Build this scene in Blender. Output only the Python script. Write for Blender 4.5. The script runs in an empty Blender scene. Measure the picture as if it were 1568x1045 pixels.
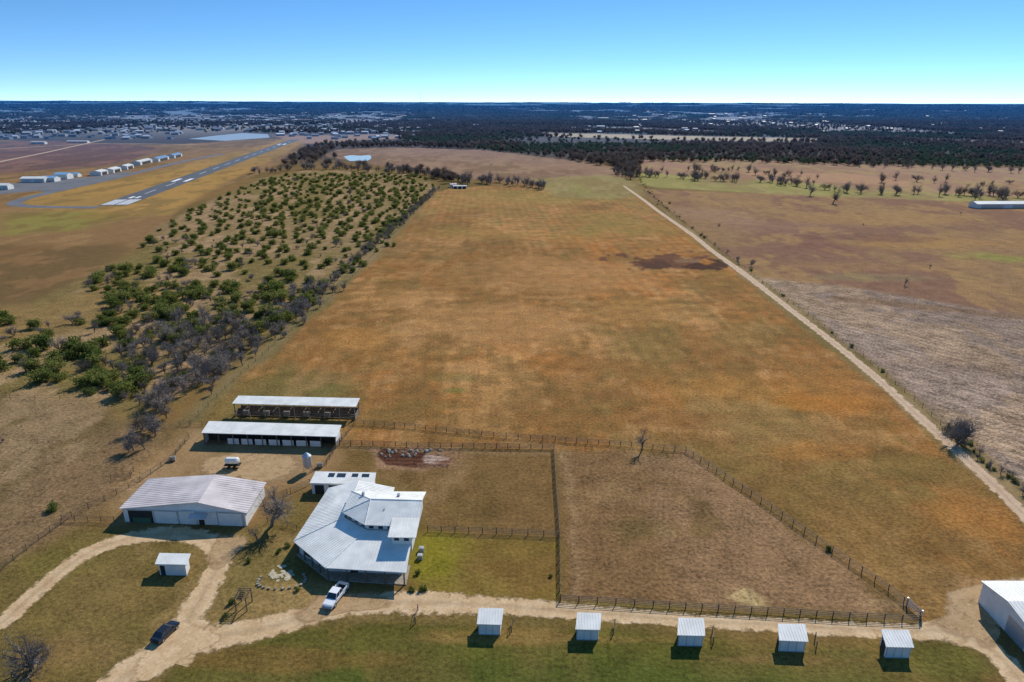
import bpy, math, random
import numpy as np
from mathutils import Matrix, Vector
rnd = random.Random(7)
H = 80.0; F = 1045.0; CX, CY = 784.0, 522.5
R = Matrix.Rotation(math.radians(90-19.33),3,'X') @ Matrix.Rotation(math.radians(0.18),3,'Z')
def S(u,v,z=0.0):
    """image pixel coordinates, cast from the camera -> metres, on the horizontal plane of height z"""
    d = R @ Vector(((u-CX)/F, -(v-CY)/F, -1.0)); t=(H-z)/(-d.z)
    return Vector((d.x*t, d.y*t, z))
scene = bpy.context.scene
K = 1.0
def lin(c):
    c=c/255.0
    return c/12.92 if c<=0.04045 else ((c+0.055)/1.055)**2.4
def C(r,g,b,k=None):
    k = K if k is None else k
    return (lin(r)*k*1.02, lin(g)*k*1.0, lin(b)*k*1.0)
# ------------------------------------------------------------------ materials
def haze_group():  # atmospheric haze painted into base colour, bluer with distance from origin
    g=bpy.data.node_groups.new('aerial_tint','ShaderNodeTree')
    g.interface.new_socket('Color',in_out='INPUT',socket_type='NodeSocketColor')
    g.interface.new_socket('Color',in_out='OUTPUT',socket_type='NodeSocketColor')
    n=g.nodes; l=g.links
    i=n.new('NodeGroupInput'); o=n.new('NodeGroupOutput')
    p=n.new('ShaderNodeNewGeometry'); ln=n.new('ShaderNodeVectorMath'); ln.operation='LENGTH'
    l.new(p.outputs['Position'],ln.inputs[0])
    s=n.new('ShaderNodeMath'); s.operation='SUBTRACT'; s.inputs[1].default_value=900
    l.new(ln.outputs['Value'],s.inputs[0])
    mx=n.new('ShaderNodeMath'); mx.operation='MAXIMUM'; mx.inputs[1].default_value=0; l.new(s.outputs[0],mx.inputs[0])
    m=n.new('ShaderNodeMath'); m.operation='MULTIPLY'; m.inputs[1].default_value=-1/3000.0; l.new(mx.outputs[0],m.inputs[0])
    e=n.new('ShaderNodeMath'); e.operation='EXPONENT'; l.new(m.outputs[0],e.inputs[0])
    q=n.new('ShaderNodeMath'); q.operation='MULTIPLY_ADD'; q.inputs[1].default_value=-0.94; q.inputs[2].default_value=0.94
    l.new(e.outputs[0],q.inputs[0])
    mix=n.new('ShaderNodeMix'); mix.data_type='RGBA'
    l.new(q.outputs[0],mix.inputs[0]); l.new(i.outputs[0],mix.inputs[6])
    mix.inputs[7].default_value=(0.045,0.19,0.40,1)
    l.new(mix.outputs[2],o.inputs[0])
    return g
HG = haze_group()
def newmat(name):
    m=bpy.data.materials.new(name); m.use_nodes=True
    nt=m.node_tree; bs=nt.nodes['Principled BSDF']
    return m,nt,bs
def noise(nt,scale,detail=3,vec=None,rough=0.55):
    t=nt.nodes.new('ShaderNodeTexNoise'); t.inputs['Scale'].default_value=scale; t.inputs['Detail'].default_value=detail
    t.inputs['Roughness'].default_value=rough
    if vec is None:
        g=nt.nodes.new('ShaderNodeNewGeometry'); vec=g.outputs['Position']
    nt.links.new(vec,t.inputs['Vector']); return t.outputs['Fac']
def maprange(nt,v,a,b,c,d):
    m=nt.nodes.new('ShaderNodeMapRange'); m.inputs[1].default_value=a; m.inputs[2].default_value=b
    m.inputs[3].default_value=c; m.inputs[4].default_value=d; nt.links.new(v,m.inputs[0]); return m.outputs[0]
def mathn(nt,op,a,b):
    m=nt.nodes.new('ShaderNodeMath'); m.operation=op
    for k,x in enumerate((a,b)):
        if isinstance(x,(int,float)): m.inputs[k].default_value=x
        else: nt.links.new(x,m.inputs[k])
    return m.outputs[0]
def scalecol(nt,col,fac):
    v=nt.nodes.new('ShaderNodeVectorMath'); v.operation='SCALE'
    if isinstance(col,tuple): v.inputs[0].default_value=col[:3]
    else: nt.links.new(col,v.inputs[0])
    nt.links.new(fac,v.inputs['Scale']); return v.outputs[0]
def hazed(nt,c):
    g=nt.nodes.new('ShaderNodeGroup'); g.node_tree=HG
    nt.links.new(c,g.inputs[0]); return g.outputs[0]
def simple(name,col,rough=0.7,ns=1.5,amt=0.2,metal=0.0,haze=True,bump=0.0):
    m,nt,bs=newmat(name)
    f=maprange(nt,noise(nt,ns),0.3,0.7,1-amt,1+amt)
    c=scalecol(nt,col,f)
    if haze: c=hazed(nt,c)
    nt.links.new(c,bs.inputs['Base Color']); bs.inputs['Roughness'].default_value=rough; bs.inputs['Metallic'].default_value=metal
    if bump:
        b=nt.nodes.new('ShaderNodeBump'); b.inputs['Strength'].default_value=bump
        nt.links.new(noise(nt,ns*4),b.inputs['Height']); nt.links.new(b.outputs[0],bs.inputs['Normal'])
    return m
def foliage(name,c1,c2,trans=0.35,ns=0.35,c3=None):
    m=bpy.data.materials.new(name); m.use_nodes=True; nt=m.node_tree; nt.nodes.clear()
    out=nt.nodes.new('ShaderNodeOutputMaterial')
    oi=nt.nodes.new('ShaderNodeObjectInfo')
    f=mathn(nt,'ADD',mathn(nt,'MULTIPLY',oi.outputs['Random'],0.65),mathn(nt,'MULTIPLY',maprange(nt,noise(nt,ns,3),0.3,0.7,0,1),0.35))
    cr=nt.nodes.new('ShaderNodeValToRGB'); nt.links.new(f,cr.inputs[0]); cr.color_ramp.elements[0].color=(*c1,1); cr.color_ramp.elements[1].color=(*c2,1)
    cr.color_ramp.elements[0].position=.1; cr.color_ramp.elements[1].position=.75
    if c3: e=cr.color_ramp.elements.new(.95); e.color=(*c3,1)
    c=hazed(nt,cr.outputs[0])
    d=nt.nodes.new('ShaderNodeBsdfDiffuse'); t=nt.nodes.new('ShaderNodeBsdfTranslucent')
    nt.links.new(c,d.inputs[0]); nt.links.new(c,t.inputs[0])
    ms=nt.nodes.new('ShaderNodeMixShader'); ms.inputs[0].default_value=trans
    nt.links.new(d.outputs[0],ms.inputs[1]); nt.links.new(t.outputs[0],ms.inputs[2]); nt.links.new(ms.outputs[0],out.inputs[0])
    return m
M={}
M['roof']=simple('white_metal_roof',(0.74,0.73,0.68),0.6,0.4,0.13)
M['roof_b']=simple('weathered_metal_roof',(0.58,0.51,0.49),0.6,0.3,0.2)
M['wall']=simple('white_wall',(0.72,0.71,0.67),0.7,0.8,0.08)
M['shade']=simple('dark_painted_shade',(0.03,0.028,0.025),0.9)
M['glass']=simple('window_glass',(0.03,0.045,0.06),0.12,1,0.1)
M['wood']=simple('timber',(0.14,0.10,0.07),0.85,2,0.25)
M['plank']=simple('grey_planks',(0.22,0.18,0.14),0.85,2,0.3)
M['pipe']=simple('rusty_pipe',(0.075,0.05,0.035),0.7,1,0.3)
M['steel']=simple('galvanised_steel',(0.42,0.45,0.48),0.35,2,0.1,0.4)
M['bark']=simple('bark',(0.19,0.155,0.125),0.9,2,0.3)
M['twig']=simple('twigs',(0.25,0.20,0.165),0.9,0.3,0.35)
M['twig_far']=foliage('winter_canopy',(0.10,0.078,0.068),(0.20,0.15,0.12),0.3,0.02)
M['leaf']=foliage('mesquite_leaves',(0.11,0.145,0.035),(0.23,0.245,0.065),0.45,.35,(.26,.22,.10))
M['leaf_far']=foliage('evergreen_canopy',(0.05,0.078,0.045),(0.11,0.135,0.07),0.3,0.02)
M['tire']=simple('tire_rubber',(0.02,0.02,0.02),0.9)
M['asphalt']=simple('asphalt',(0.07,0.08,0.095),0.9,0.05,0.15)
M['apron']=simple('old_asphalt',(0.12,0.12,0.13),0.9,0.05,0.18)
M['paint']=simple('white_marking',(0.75,0.75,0.75),0.8,0.3,0.1)
M['stone']=simple('pale_stone',(0.42,0.36,0.24),0.9,1.2,0.35,bump=0.3)
M['blueroof']=simple('blue_roof',(0.20,0.40,0.60),0.5)
M['green']=simple('green_door',(0.05,0.12,0.07),0.6)
M['scrub']=simple('weathered_stone',(0.3,0.26,0.2),0.9,2,0.3)
# ------------------------------------------------------------------ mesh builder
class MB:
    def __init__(s): s.v=[]; s.f=[]
    def add(s,vs,fs):
        o=len(s.v); s.v+= [tuple(x) for x in vs]; s.f+= [tuple(i+o for i in f) for f in fs]
    def poly(s,pts): s.add(pts,[tuple(range(len(pts)))])
    def slab(s,pts,th):
        n=len(pts); top=[Vector(p) for p in pts]; bot=[p-Vector((0,0,th)) for p in top]
        s.add(top+bot,[tuple(range(n)),tuple(range(2*n-1,n-1,-1))]+[(i,i+n,(i+1)%n+n,(i+1)%n) for i in range(n)])
    def prism(s,xy,z0,z1):
        s.slab([(p[0],p[1],z1) for p in xy],z1-z0)
    def box(s,c,d,rot=0.0):
        cx,cy,cz=c; a,b,h=d[0]/2,d[1]/2,d[2]/2; co,si=math.cos(rot),math.sin(rot)
        vs=[]
        for z in (-h,h):
            for x,y in ((-a,-b),(a,-b),(a,b),(-a,b)):
                vs.append((cx+x*co-y*si, cy+x*si+y*co, cz+z))
        s.add(vs,[(0,3,2,1),(4,5,6,7),(0,1,5,4),(1,2,6,5),(2,3,7,6),(3,0,4,7)])
    def tube(s,p0,p1,r0,r1,n=4,cap=False):
        p0=Vector(p0);p1=Vector(p1); d=p1-p0
        if d.length<1e-6: return
        d.normalize(); a=d.orthogonal().normalized(); b=d.cross(a)
        vs=[]
        for p,r in ((p0,r0),(p1,r1)):
            for k in range(n):
                t=2*math.pi*k/n; vs.append(p+a*(math.cos(t)*r)+b*(math.sin(t)*r))
        fs=[(k,(k+1)%n,(k+1)%n+n,k+n) for k in range(n)]
        if cap: fs+=[tuple(range(n-1,-1,-1)),tuple(range(n,2*n))]
        s.add(vs,fs)
    def loft(s,rings):
        n=len(rings[0]); vs=[p for r in rings for p in r]; fs=[]
        for i in range(len(rings)-1):
            for k in range(n): fs.append((i*n+k,i*n+(k+1)%n,(i+1)*n+(k+1)%n,(i+1)*n+k))
        fs+=[tuple(range(n-1,-1,-1)),tuple(range((len(rings)-1)*n,len(rings)*n))]
        s.add(vs,fs)
    def xform(s,mat): s.v=[tuple(mat@Vector(p)) for p in s.v]
    def mesh(s,name,mat):
        me=bpy.data.meshes.new(name); me.from_pydata(s.v,[],s.f); me.materials.append(mat); me.update(); return me
    def obj(s,name,mat,parent=None):
        o=bpy.data.objects.new(name,s.mesh(name,mat)); scene.collection.objects.link(o)
        if parent: o.parent=parent
        return o
def group(name):
    e=bpy.data.objects.new(name,None); e.empty_display_size=0.5; scene.collection.objects.link(e); return e
def roof_poly(mb,pts,th=0.12,sp=0.6,rib=0.04):
    """planar roof sheet with standing seams; pts[0]-pts[1] is the eave"""
    P=[Vector(p) for p in pts]; mb.slab(P,th)
    u=(P[1]-P[0]).normalized(); nrm=(P[1]-P[0]).cross(P[2]-P[0]).normalized()
    if nrm.z<0: nrm=-nrm
    v=nrm.cross(u)
    q=[((p-P[0]).dot(u),(p-P[0]).dot(v)) for p in P]
    lo=min(a for a,b in q); hi=max(a for a,b in q); s=lo+sp*0.5
    while s<hi:
        ys=[]
        for i in range(len(q)):
            (a0,b0),(a1,b1)=q[i],q[(i+1)%len(q)]
            if (a0-s)*(a1-s)<0: ys.append(b0+(b1-b0)*(s-a0)/(a1-a0))
        if len(ys)>=2:
            y0,y1=min(ys),max(ys)
            A=P[0]+u*s+v*y0+nrm*0.003; B=P[0]+u*s+v*y1+nrm*0.003; w=u*0.03
            mb.add([A-w,A+w,B+w,B-w,A-w+nrm*rib,A+w+nrm*rib,B+w+nrm*rib,B-w+nrm*rib],[(4,5,6,7),(0,4,7,3),(1,2,6,5),(0,1,5,4),(3,7,6,2)])
        s+=sp
def wallpanel(mb,p0,p1,t0,t1,z0,z1,proud=0.03,depth=0.06):
    """thin panel on the outer face of wall p0->p1 (outside on the right hand)"""
    p0=Vector((p0[0],p0[1],0));p1=Vector((p1[0],p1[1],0)); d=(p1-p0); L=d.length; d.normalize(); n=Vector((d.y,-d.x,0))
    a=p0+d*(t0*L)+n*proud; b=p0+d*(t1*L)+n*proud; k=n*-depth
    mb.add([a+Vector((0,0,z0)),b+Vector((0,0,z0)),b+Vector((0,0,z1)),a+Vector((0,0,z1)),a+k+Vector((0,0,z0)),b+k+Vector((0,0,z0)),b+k+Vector((0,0,z1)),a+k+Vector((0,0,z1))],
      [(0,1,2,3),(4,7,6,5),(0,4,5,1),(1,5,6,2),(2,6,7,3),(3,7,4,0)])
# ------------------------------------------------------------------ numpy noise
def vn(x,y,seed=0):
    xi=np.floor(x).astype(np.int64); yi=np.floor(y).astype(np.int64); fx=x-xi; fy=y-yi
    fx=fx*fx*(3-2*fx); fy=fy*fy*(3-2*fy)
    def h(a,b):
        k=(a*374761393+b*668265263+seed*144269)&0x7fffffff
        k=((k^(k>>13))*1274126177)&0x7fffffff; k=k^(k>>16)
        return (k&0xffff)/65535.0
    return (h(xi,yi)*(1-fx)+h(xi+1,yi)*fx)*(1-fy)+(h(xi,yi+1)*(1-fx)+h(xi+1,yi+1)*fx)*fy
def fbm(x,y,wl,oct=4,seed=0,gain=0.55):
    s=0;a=1;t=0
    for o in range(oct):
        s=s+a*vn(x/wl*(2**o)+o*17.3,y/wl*(2**o)-o*9.1,seed+o); t+=a; a*=gain
    return s/t
def zground(x,y):
    d=np.sqrt(x*x+y*y); k=np.clip((d-4500)/9000,0,1); k=k*k*(3-2*k)
    return k*(fbm(x,y,4200,3,91)*95-25)
def sdf(px,py,poly):
    n=len(poly); d=np.full(px.shape,1e18); ins=np.zeros(px.shape,bool)
    for i in range(n):
        ax,ay=poly[i]; bx,by=poly[(i+1)%n]
        ex,ey=bx-ax,by-ay; wx,wy=px-ax,py-ay
        t=np.clip((wx*ex+wy*ey)/(ex*ex+ey*ey+1e-9),0,1)
        dx=wx-ex*t; dy=wy-ey*t; d=np.minimum(d,dx*dx+dy*dy)
        c=((ay>py)!=(by>py))
        if abs(ey)>1e-9: ins^= c & (px < ex*(py-ay)/ey+ax)
    d=np.sqrt(d); return np.where(ins,-d,d)
def wp(pts): return [tuple(S(u,v)[:2]) for u,v in pts]
# ------------------------------------------------------------------ ground
sv=np.concatenate([[-3,-2.2,-1.6],np.linspace(-1.2,1.2,1250),[1.6,2.2,3]])
rows=np.concatenate([[-40,-20,0,20,40],80/np.tan(np.radians(19.33)+np.arctan((np.linspace(1110,157.2,900)-CY)/F))])
Yg,Sg=np.meshgrid(rows,sv,indexing='ij'); Xg=Sg*(Yg+62)
nr,nc=Yg.shape; X=Xg.ravel(); Y=Yg.ravel(); N=X.size
Z=zground(X,Y)
Xw=X+(fbm(X,Y,14,3,5)-0.5)*5; Yw=Y+(fbm(X,Y,14,3,6)-0.5)*5
far=np.clip((Y-500)/600,0,1)
Xw=Xw+far*(fbm(X,Y,120,3,7)-0.5)*50; Yw=Yw+far*(fbm(X,Y,120,3,8)-0.5)*50
col=np.zeros((N,3)); tuft=np.full(N,0.5)
Ys=Y/1.9
nA=fbm(X,Ys,60,6,11,.62); nB=fbm(X,Ys,17,4,12,.65); nC=fbm(X,Y/1.3,6,3,13); nD=fbm(X,Y,300,3,14); nE=fbm(X,Ys,34,6,15,0.72); nF=fbm(X,Y/1.5,9,4,16,.75)
def sm(v,a,b):
    t=np.clip((v-a)/(b-a),0,1); return t*t*(3-2*t)
def blend(i,cs):
    c=np.tile(np.array(cs[0]),(i.size,1))
    for rgb,w in cs[1:]:
        c=c*(1-w[:,None])+np.array(rgb)[None,:]*w[:,None]
    return c
def paint(pts,colf,feather=3.0,op=1.0,tf=None,warp=True):
    P=wp(pts); m=feather*2+30
    qx,qy=(Xw,Yw) if warp else (X+(nC-.5)*1.2,Y+(nF-.5)*1.2)
    xs=[p[0] for p in P]; ys=[p[1] for p in P]
    i=np.nonzero((qx>min(xs)-m)&(qx<max(xs)+m)&(qy>min(ys)-m)&(qy<max(ys)+m))[0]
    if i.size==0: return
    d=sdf(qx[i],qy[i],P); w=sm(-d,-feather,feather)*op
    k=w>0.002; i=i[k]; w=w[k]
    if i.size==0: return
    c=colf(i) if callable(colf) else np.tile(np.array(colf),(i.size,1))
    col[i]=col[i]*(1-w[:,None])+c*w[:,None]
    if tf is not None: tuft[i]=tuft[i]*(1-w)+tf*w
def blob(u,v,ru,rv,rgb,op=0.8,ns=nE,soft=0.45):
    c=S(u,v); a=abs(S(u+ru,v).x-c.x); b=max(abs(S(u,v+rv).y-c.y),1)
    i=np.nonzero((np.abs(X-c.x)<2.4*a)&(np.abs(Y-c.y)<2.4*b))[0]
    r=np.sqrt(((X[i]-c.x)/a)**2+((Y[i]-c.y)/b)**2)+(ns[i]-0.5)*3.0
    w=(1-sm(r,1-soft,1+soft))*op
    col[i]=col[i]*(1-w[:,None])+np.array(rgb)[None,:]*w[:,None]
def mixer(a,b,c,sa=nA,sb=nB,ta=(0.42,0.56),tb=(0.5,0.62)):
    return lambda i: blend(i,[a,(b,sm(sa[i],*ta)),(c,sm(sb[i],*tb)*0.8)])
allidx=np.arange(N)
col[:]=blend(allidx,[C(112,90,52),(C(126,98,58),sm(nA,.35,.65)),(C(98,86,46),sm(nB,.5,.7)*.7)])
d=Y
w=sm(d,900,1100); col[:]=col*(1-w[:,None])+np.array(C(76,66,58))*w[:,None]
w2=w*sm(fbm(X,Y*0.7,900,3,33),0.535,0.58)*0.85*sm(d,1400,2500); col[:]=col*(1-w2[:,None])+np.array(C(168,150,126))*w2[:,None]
# airport side
paint([(-400,270),(-300,215),(0,215),(250,222),(400,212),(480,214),(400,268),(300,300),(215,375),(120,440),(60,480),(-400,520)],mixer(C(132,102,66),C(116,92,58),C(146,114,74)),4)
paint([(-100,222),(60,215),(200,222),(262,228),(160,255),(60,262),(-100,275)],mixer(C(108,78,66),C(128,94,76),C(96,76,64)),8)
paint([(150,335),(260,330),(330,290),(470,216),(440,212),(345,238),(215,268),(40,300),(20,318)],mixer(C(152,120,68),C(162,126,70),C(130,106,62)),6)
paint([(0,326),(150,324),(200,330),(120,352),(0,362)],mixer(C(132,120,62),C(136,114,60),C(118,98,56)),10)
paint([(-100,372),(100,378),(190,372),(120,440),(0,470),(-100,470)],mixer(C(118,90,56),C(108,86,54),C(132,100,64)),10)
paint([(-200,560),(0,600),(130,612),(215,650),(300,640),(345,600),(270,655),(220,745),(110,800),(0,880),(-200,960)],mixer(C(124,100,70),C(108,90,58),C(140,116,84)),5,tf=1.3)
grove=[(470,262),(560,262),(650,270),(672,288),(640,322),(590,372),(520,440),(430,510),(330,580),(215,640),(130,612),(-150,600),(-150,500),(20,480),(80,450),(130,425),(215,380),(240,350),(330,305),(400,275)]
paint(grove,mixer(C(134,112,76),C(118,102,60),C(154,126,92)),5,tf=1.3)
paint([(-60,465),(60,470),(170,430),(260,450),(200,490),(60,520),(-60,530)],mixer(C(156,122,78),C(132,108,66),C(118,100,60)),8)
# main field
field=[(668,296),(700,287),(800,284),(920,276),(960,284),(990,308),(1058,362),(1120,412),(1210,485),(1340,590),(1440,680),(1600,830),(1620,930),(1480,935),(1420,955),(1050,700),(850,690),(520,688),(420,640),(300,650),(345,600),(430,530),(500,468),(560,410),(620,345)]
def fieldcol(i):
    y=Y[i]; x=X[i]
    c=blend(i,[C(152,107,58),(C(175,131,80),sm(nE[i],.50,.56)*.75),(C(132,97,53),sm(nA[i],.50,.57)*.65),(C(166,104,46),sm(nB[i],.5,.58)*.5*sm(nD[i],.4,.6)),(C(120,96,54),sm(nF[i],.53,.62)*.5),(C(178,138,90),sm(1-nF[i],.56,.66)*.35)])
    gp=(sm(fbm(x,y/1.4,48,5,61,.65),.53,.60)*.4)[:,None]; c=c*(1-gp)+np.array(C(118,104,56))*gp
    fw=sm(y,340,600)[:,None]; c=c*(1-fw*.6)+blend(i,[C(150,116,68),(C(136,114,64),sm(nE[i],.49,.55)),(C(166,126,80),sm(nB[i],.5,.58)),(C(126,98,60),sm(nA[i],.53,.58)*.8)])*fw*.6
    nw=(sm(-y,-200,-120)*sm(nE[i]+.06,.5,.58))[:,None]; c=c*(1-nw*.55)+np.array(C(120,96,52))*nw*.55
    lw=(0.5+0.5*np.sin((x+y*0.05)*2*np.pi/5.5+(nA[i]-.5)*3))*sm(nD[i],.3,.55); c=c*(1+0.14*(lw-.5))[:,None]
    rh=(0.5+0.5*np.sin((y-x*.1+nA[i]*26)*2*np.pi/11.0))*sm(fbm(x,y,120,2,55),.4,.6); c=c*(1+0.14*(rh-.5))[:,None]
    st=(sm(fbm(x,y/.6,16,4,77,.65),.55,.62)*.35)[:,None]; c=c*(1-st)+np.array(C(122,88,50))*st
    return c
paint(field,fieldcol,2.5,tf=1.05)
for u,v,a,b,cc,o in [(705,578,60,10,(106,98,54),.5),(700,598,20,5,(98,104,48),.6),(600,640,60,12,(112,92,52),.6),(470,600,60,10,(112,102,54),.6),(600,380,40,14,(124,98,60),.6),
  (840,300,110,10,(144,128,66),.4),(780,360,120,10,(154,124,66),.4),(950,345,60,18,(138,122,62),.4),(760,500,130,35,(180,134,84),.45),(860,420,130,25,(178,132,82),.4),(1100,440,60,16,(134,94,52),.4),(1380,715,60,22,(108,94,50),.6),(1250,770,90,25,(118,92,50),.5),(1240,690,80,18,(164,110,54),.5),
  (1480,800,60,30,(162,110,54),.5),(1120,600,120,24,(170,116,56),.4),(1120,760,60,20,(120,90,50),.5),(1420,880,60,22,(124,96,56),.6),(1500,900,50,16,(158,124,84),.6),(900,560,120,16,(144,98,52),.35),(760,640,120,10,(130,96,54),.5),(1000,640,140,10,(132,94,52),.5),(1250,620,70,14,(172,112,46),.5),(1500,740,40,20,(126,98,54),.5),
  (560,520,60,16,(176,126,66),.5),(680,620,60,8,(118,96,52),.5),(820,600,70,10,(118,92,50),.4),(1330,650,30,10,(116,90,46),.5),(1180,650,50,8,(112,88,46),.5),(640,460,60,18,(178,134,84),.4),(980,480,80,18,(176,128,74),.4),(1080,520,60,14,(128,96,54),.4),(720,420,40,12,(126,96,54),.5)]:
    blob(u,v,a,b,C(*cc),o)
blob(1040,403,70,12,C(98,66,50),.9,nC,.16); blob(1085,407,36,8,C(66,46,36),.85,nC,.15); blob(1010,406,20,5,C(76,54,42),.8,nC,.15)
blob(985,398,18,4,C(92,62,44),.8,nC,.15); blob(1060,400,22,3,C(140,110,78),.7,nC,.2)
paint([(668,290),(620,345),(560,410),(500,468),(430,530),(345,600),(295,650),(275,650),(330,585),(415,520),(490,455),(550,400),(610,340),(660,290)],mixer(C(138,118,82),C(122,108,72),C(110,100,62)),3,.85)
paint([(300,650),(340,606),(430,560),(520,575),(560,640),(540,655),(520,690)],mixer(C(128,104,62),C(108,98,54),C(140,114,72)),8,.75)
paint([(180,800),(180,740),(290,655),(420,690),(530,668),(520,700),(480,745),(400,760),(390,800)],mixer(C(142,112,74),C(154,126,90),C(120,98,60)),4,.95)
# paddocks
paint([(520,684),(848,688),(852,812),(655,808),(600,740),(520,720)],mixer(C(118,91,54),C(106,85,47),C(134,107,70)),1.5,tf=1.0)
paint([(856,688),(1050,694),(1150,765),(1250,835),(1400,940),(1395,945),(860,918)],mixer(C(122,94,61),C(137,107,75),C(110,87,53)),1.5,tf=1.3)
blob(860,700,5,6,C(148,124,88),.4); blob(1128,915,22,9,C(186,162,110),.7,nC,.5); blob(1000,715,60,14,C(144,114,82),.5,nC); blob(1130,860,90,30,C(120,90,58),.4)
blob(980,810,70,20,C(104,89,50),.4); blob(1250,870,90,20,C(138,107,72),.4); blob(930,760,50,20,C(140,111,76),.4); blob(1340,925,50,10,C(150,121,86),.5)
paint([(862,690),(872,690),(884,912),(874,912)],C(152,124,88),1.2,.5)
paint([(520,688),(848,692),(848,697),(520,694)],C(148,122,86),1.0,.4)
paint([(565,690),(640,683),(712,694),(708,714),(640,724),(578,719)],mixer(C(138,106,78),C(148,116,88),C(120,92,66)),1.2,.85,tf=1.4)
def furrow(i):
    c=blend(i,[C(82,54,40),(C(112,82,64),sm(nC[i],.52,.62)),(C(168,146,130),sm(nF[i],.57,.64)*.8)]); s=(0.5+0.5*np.sin((Y[i]+(nB[i]-.5)*2)*2*np.pi/1.7)); return c*(0.7+0.55*s)[:,None]
paint([(576,697),(584,688),(620,688),(692,702),(688,716),(640,717),(588,713)],furrow,.4,1.0,tf=1.6,warp=False)
blob(560,790,60,40,C(104,92,48),.6)
paint([(654,822),(850,824),(854,915),(640,918)],mixer(C(118,98,42),C(128,106,50),C(108,86,46)),2,tf=.9)
blob(660,850,40,30,C(122,118,36),.7); blob(800,870,60,30,C(118,90,50),.7); blob(700,900,50,14,C(124,106,50),.5); blob(760,840,60,10,C(122,102,48),.5)
# around house & loop
paint([(-150,880),(0,880),(110,805),(190,810),(380,815),(460,760),(470,800),(450,850),(500,900),(620,905),(860,920),(1410,952),(1380,975),(900,960),(620,945),(420,985),(240,1060),(-150,1100)],mixer(C(116,98,54),C(104,89,47),C(132,108,66)),2,tf=1.0)
blob(180,910,90,40,C(120,98,56),.6); blob(60,860,70,30,C(110,98,48),.6); blob(100,1000,90,40,C(130,104,64),.6); blob(380,870,60,30,C(108,96,50),.6)
blob(330,890,20,40,C(126,106,62),.5); blob(470,910,70,14,C(152,126,80),.6); blob(1000,928,200,4,C(120,106,52),.5)
# bottom grass
paint([(200,1100),(260,1015),(420,970),(620,948),(900,962),(1300,985),(1480,985),(1540,1040),(1600,1200),(0,1300)],mixer(C(98,90,40),C(114,94,50),C(86,82,36),ta=(.45,.56)),2,tf=1.0)
paint([(240,1070),(420,1005),(700,990),(1000,1000),(1300,1025),(1480,1075),(1500,1200),(200,1200)],mixer(C(74,83,33),C(86,87,40),C(102,90,46)),6,.85)
blob(1150,1010,120,10,C(132,104,62),.5); blob(800,975,100,8,C(136,106,58),.5); blob(1450,1010,50,16,C(106,100,48),.6,nC); blob(1300,1000,50,10,C(100,94,46),.5)
blob(440,1010,120,14,C(122,92,50),.5); blob(950,980,200,5,C(128,104,58),.5)
# right-hand fields
paint([(985,290),(1230,298),(1420,305),(1700,322),(1800,520),(1568,492),(1155,428),(1080,365),(1015,315)],mixer(C(138,108,74),C(126,94,72),C(150,118,76),ta=(.44,.54)),4,tf=1.0)
for u,v,a,b,cc,o in [(1330,335,160,9,(152,118,74),.7),(1250,380,80,9,(118,80,68),.6),(1420,372,120,8,(154,118,70),.7),(1330,408,120,7,(148,114,74),.5),(1180,345,80,9,(136,104,84),.5),(1540,395,60,8,(132,128,62),.8),(1480,350,80,7,(118,88,70),.6),(1330,365,90,5,(108,74,64),.6),(1300,425,120,5,(130,114,80),.6),(1100,330,60,9,(144,114,88),.6)]:
    blob(u,v,a,b,C(*cc),o,nE)
def plough(i):
    c=blend(i,[C(144,124,106),(C(130,112,96),sm(nA[i],.44,.54)),(C(156,130,100),sm(nB[i],.52,.6)*.6)])
    s=0.5+0.5*np.sin((X[i]*.80+Y[i]*.60+(nE[i]-.5)*4)*2*np.pi/3.6); br=sm(fbm(X[i],Y[i],3.0,2,21),.35,.6)
    return c*(1+.5*(s-.5)*br+.25*(nC[i]-.5))[:,None]
paint([(1150,424),(1300,440),(1568,484),(1900,540),(1900,950),(1568,752),(1470,672),(1390,602),(1300,530),(1215,465)],plough,4,tf=1.9)
paint([(1270,452),(1568,482),(1900,520),(1900,530),(1568,490),(1270,460)],C(122,96,72),2,.8)
blob(1450,560,80,14,C(126,104,84),.4)
paint([(990,300),(1060,352),(1150,418),(1225,470),(1345,565),(1450,655),(1580,760),(1600,800),(1440,690),(1340,590),(1210,485),(1120,412),(1058,362)],mixer(C(128,110,68),C(112,98,56),C(148,126,90)),1.5,.85)
# distant fields
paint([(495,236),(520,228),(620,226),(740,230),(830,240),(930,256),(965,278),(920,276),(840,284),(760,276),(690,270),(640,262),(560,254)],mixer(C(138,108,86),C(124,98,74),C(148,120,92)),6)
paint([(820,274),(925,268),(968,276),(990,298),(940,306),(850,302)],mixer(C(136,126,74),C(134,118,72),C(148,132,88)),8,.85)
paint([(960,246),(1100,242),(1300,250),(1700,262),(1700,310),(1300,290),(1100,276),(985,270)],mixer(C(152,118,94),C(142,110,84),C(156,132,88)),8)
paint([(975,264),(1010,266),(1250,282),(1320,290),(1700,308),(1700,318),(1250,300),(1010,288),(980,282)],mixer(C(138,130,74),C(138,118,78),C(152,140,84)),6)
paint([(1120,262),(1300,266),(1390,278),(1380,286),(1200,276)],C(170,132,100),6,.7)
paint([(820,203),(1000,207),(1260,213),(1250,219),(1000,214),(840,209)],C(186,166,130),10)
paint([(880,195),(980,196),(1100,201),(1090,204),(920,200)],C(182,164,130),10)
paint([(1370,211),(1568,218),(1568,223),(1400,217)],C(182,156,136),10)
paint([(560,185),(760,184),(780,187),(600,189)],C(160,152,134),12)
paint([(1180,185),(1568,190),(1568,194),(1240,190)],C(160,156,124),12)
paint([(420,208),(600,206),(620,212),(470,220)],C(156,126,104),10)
me=bpy.data.meshes.new('ground')
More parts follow.
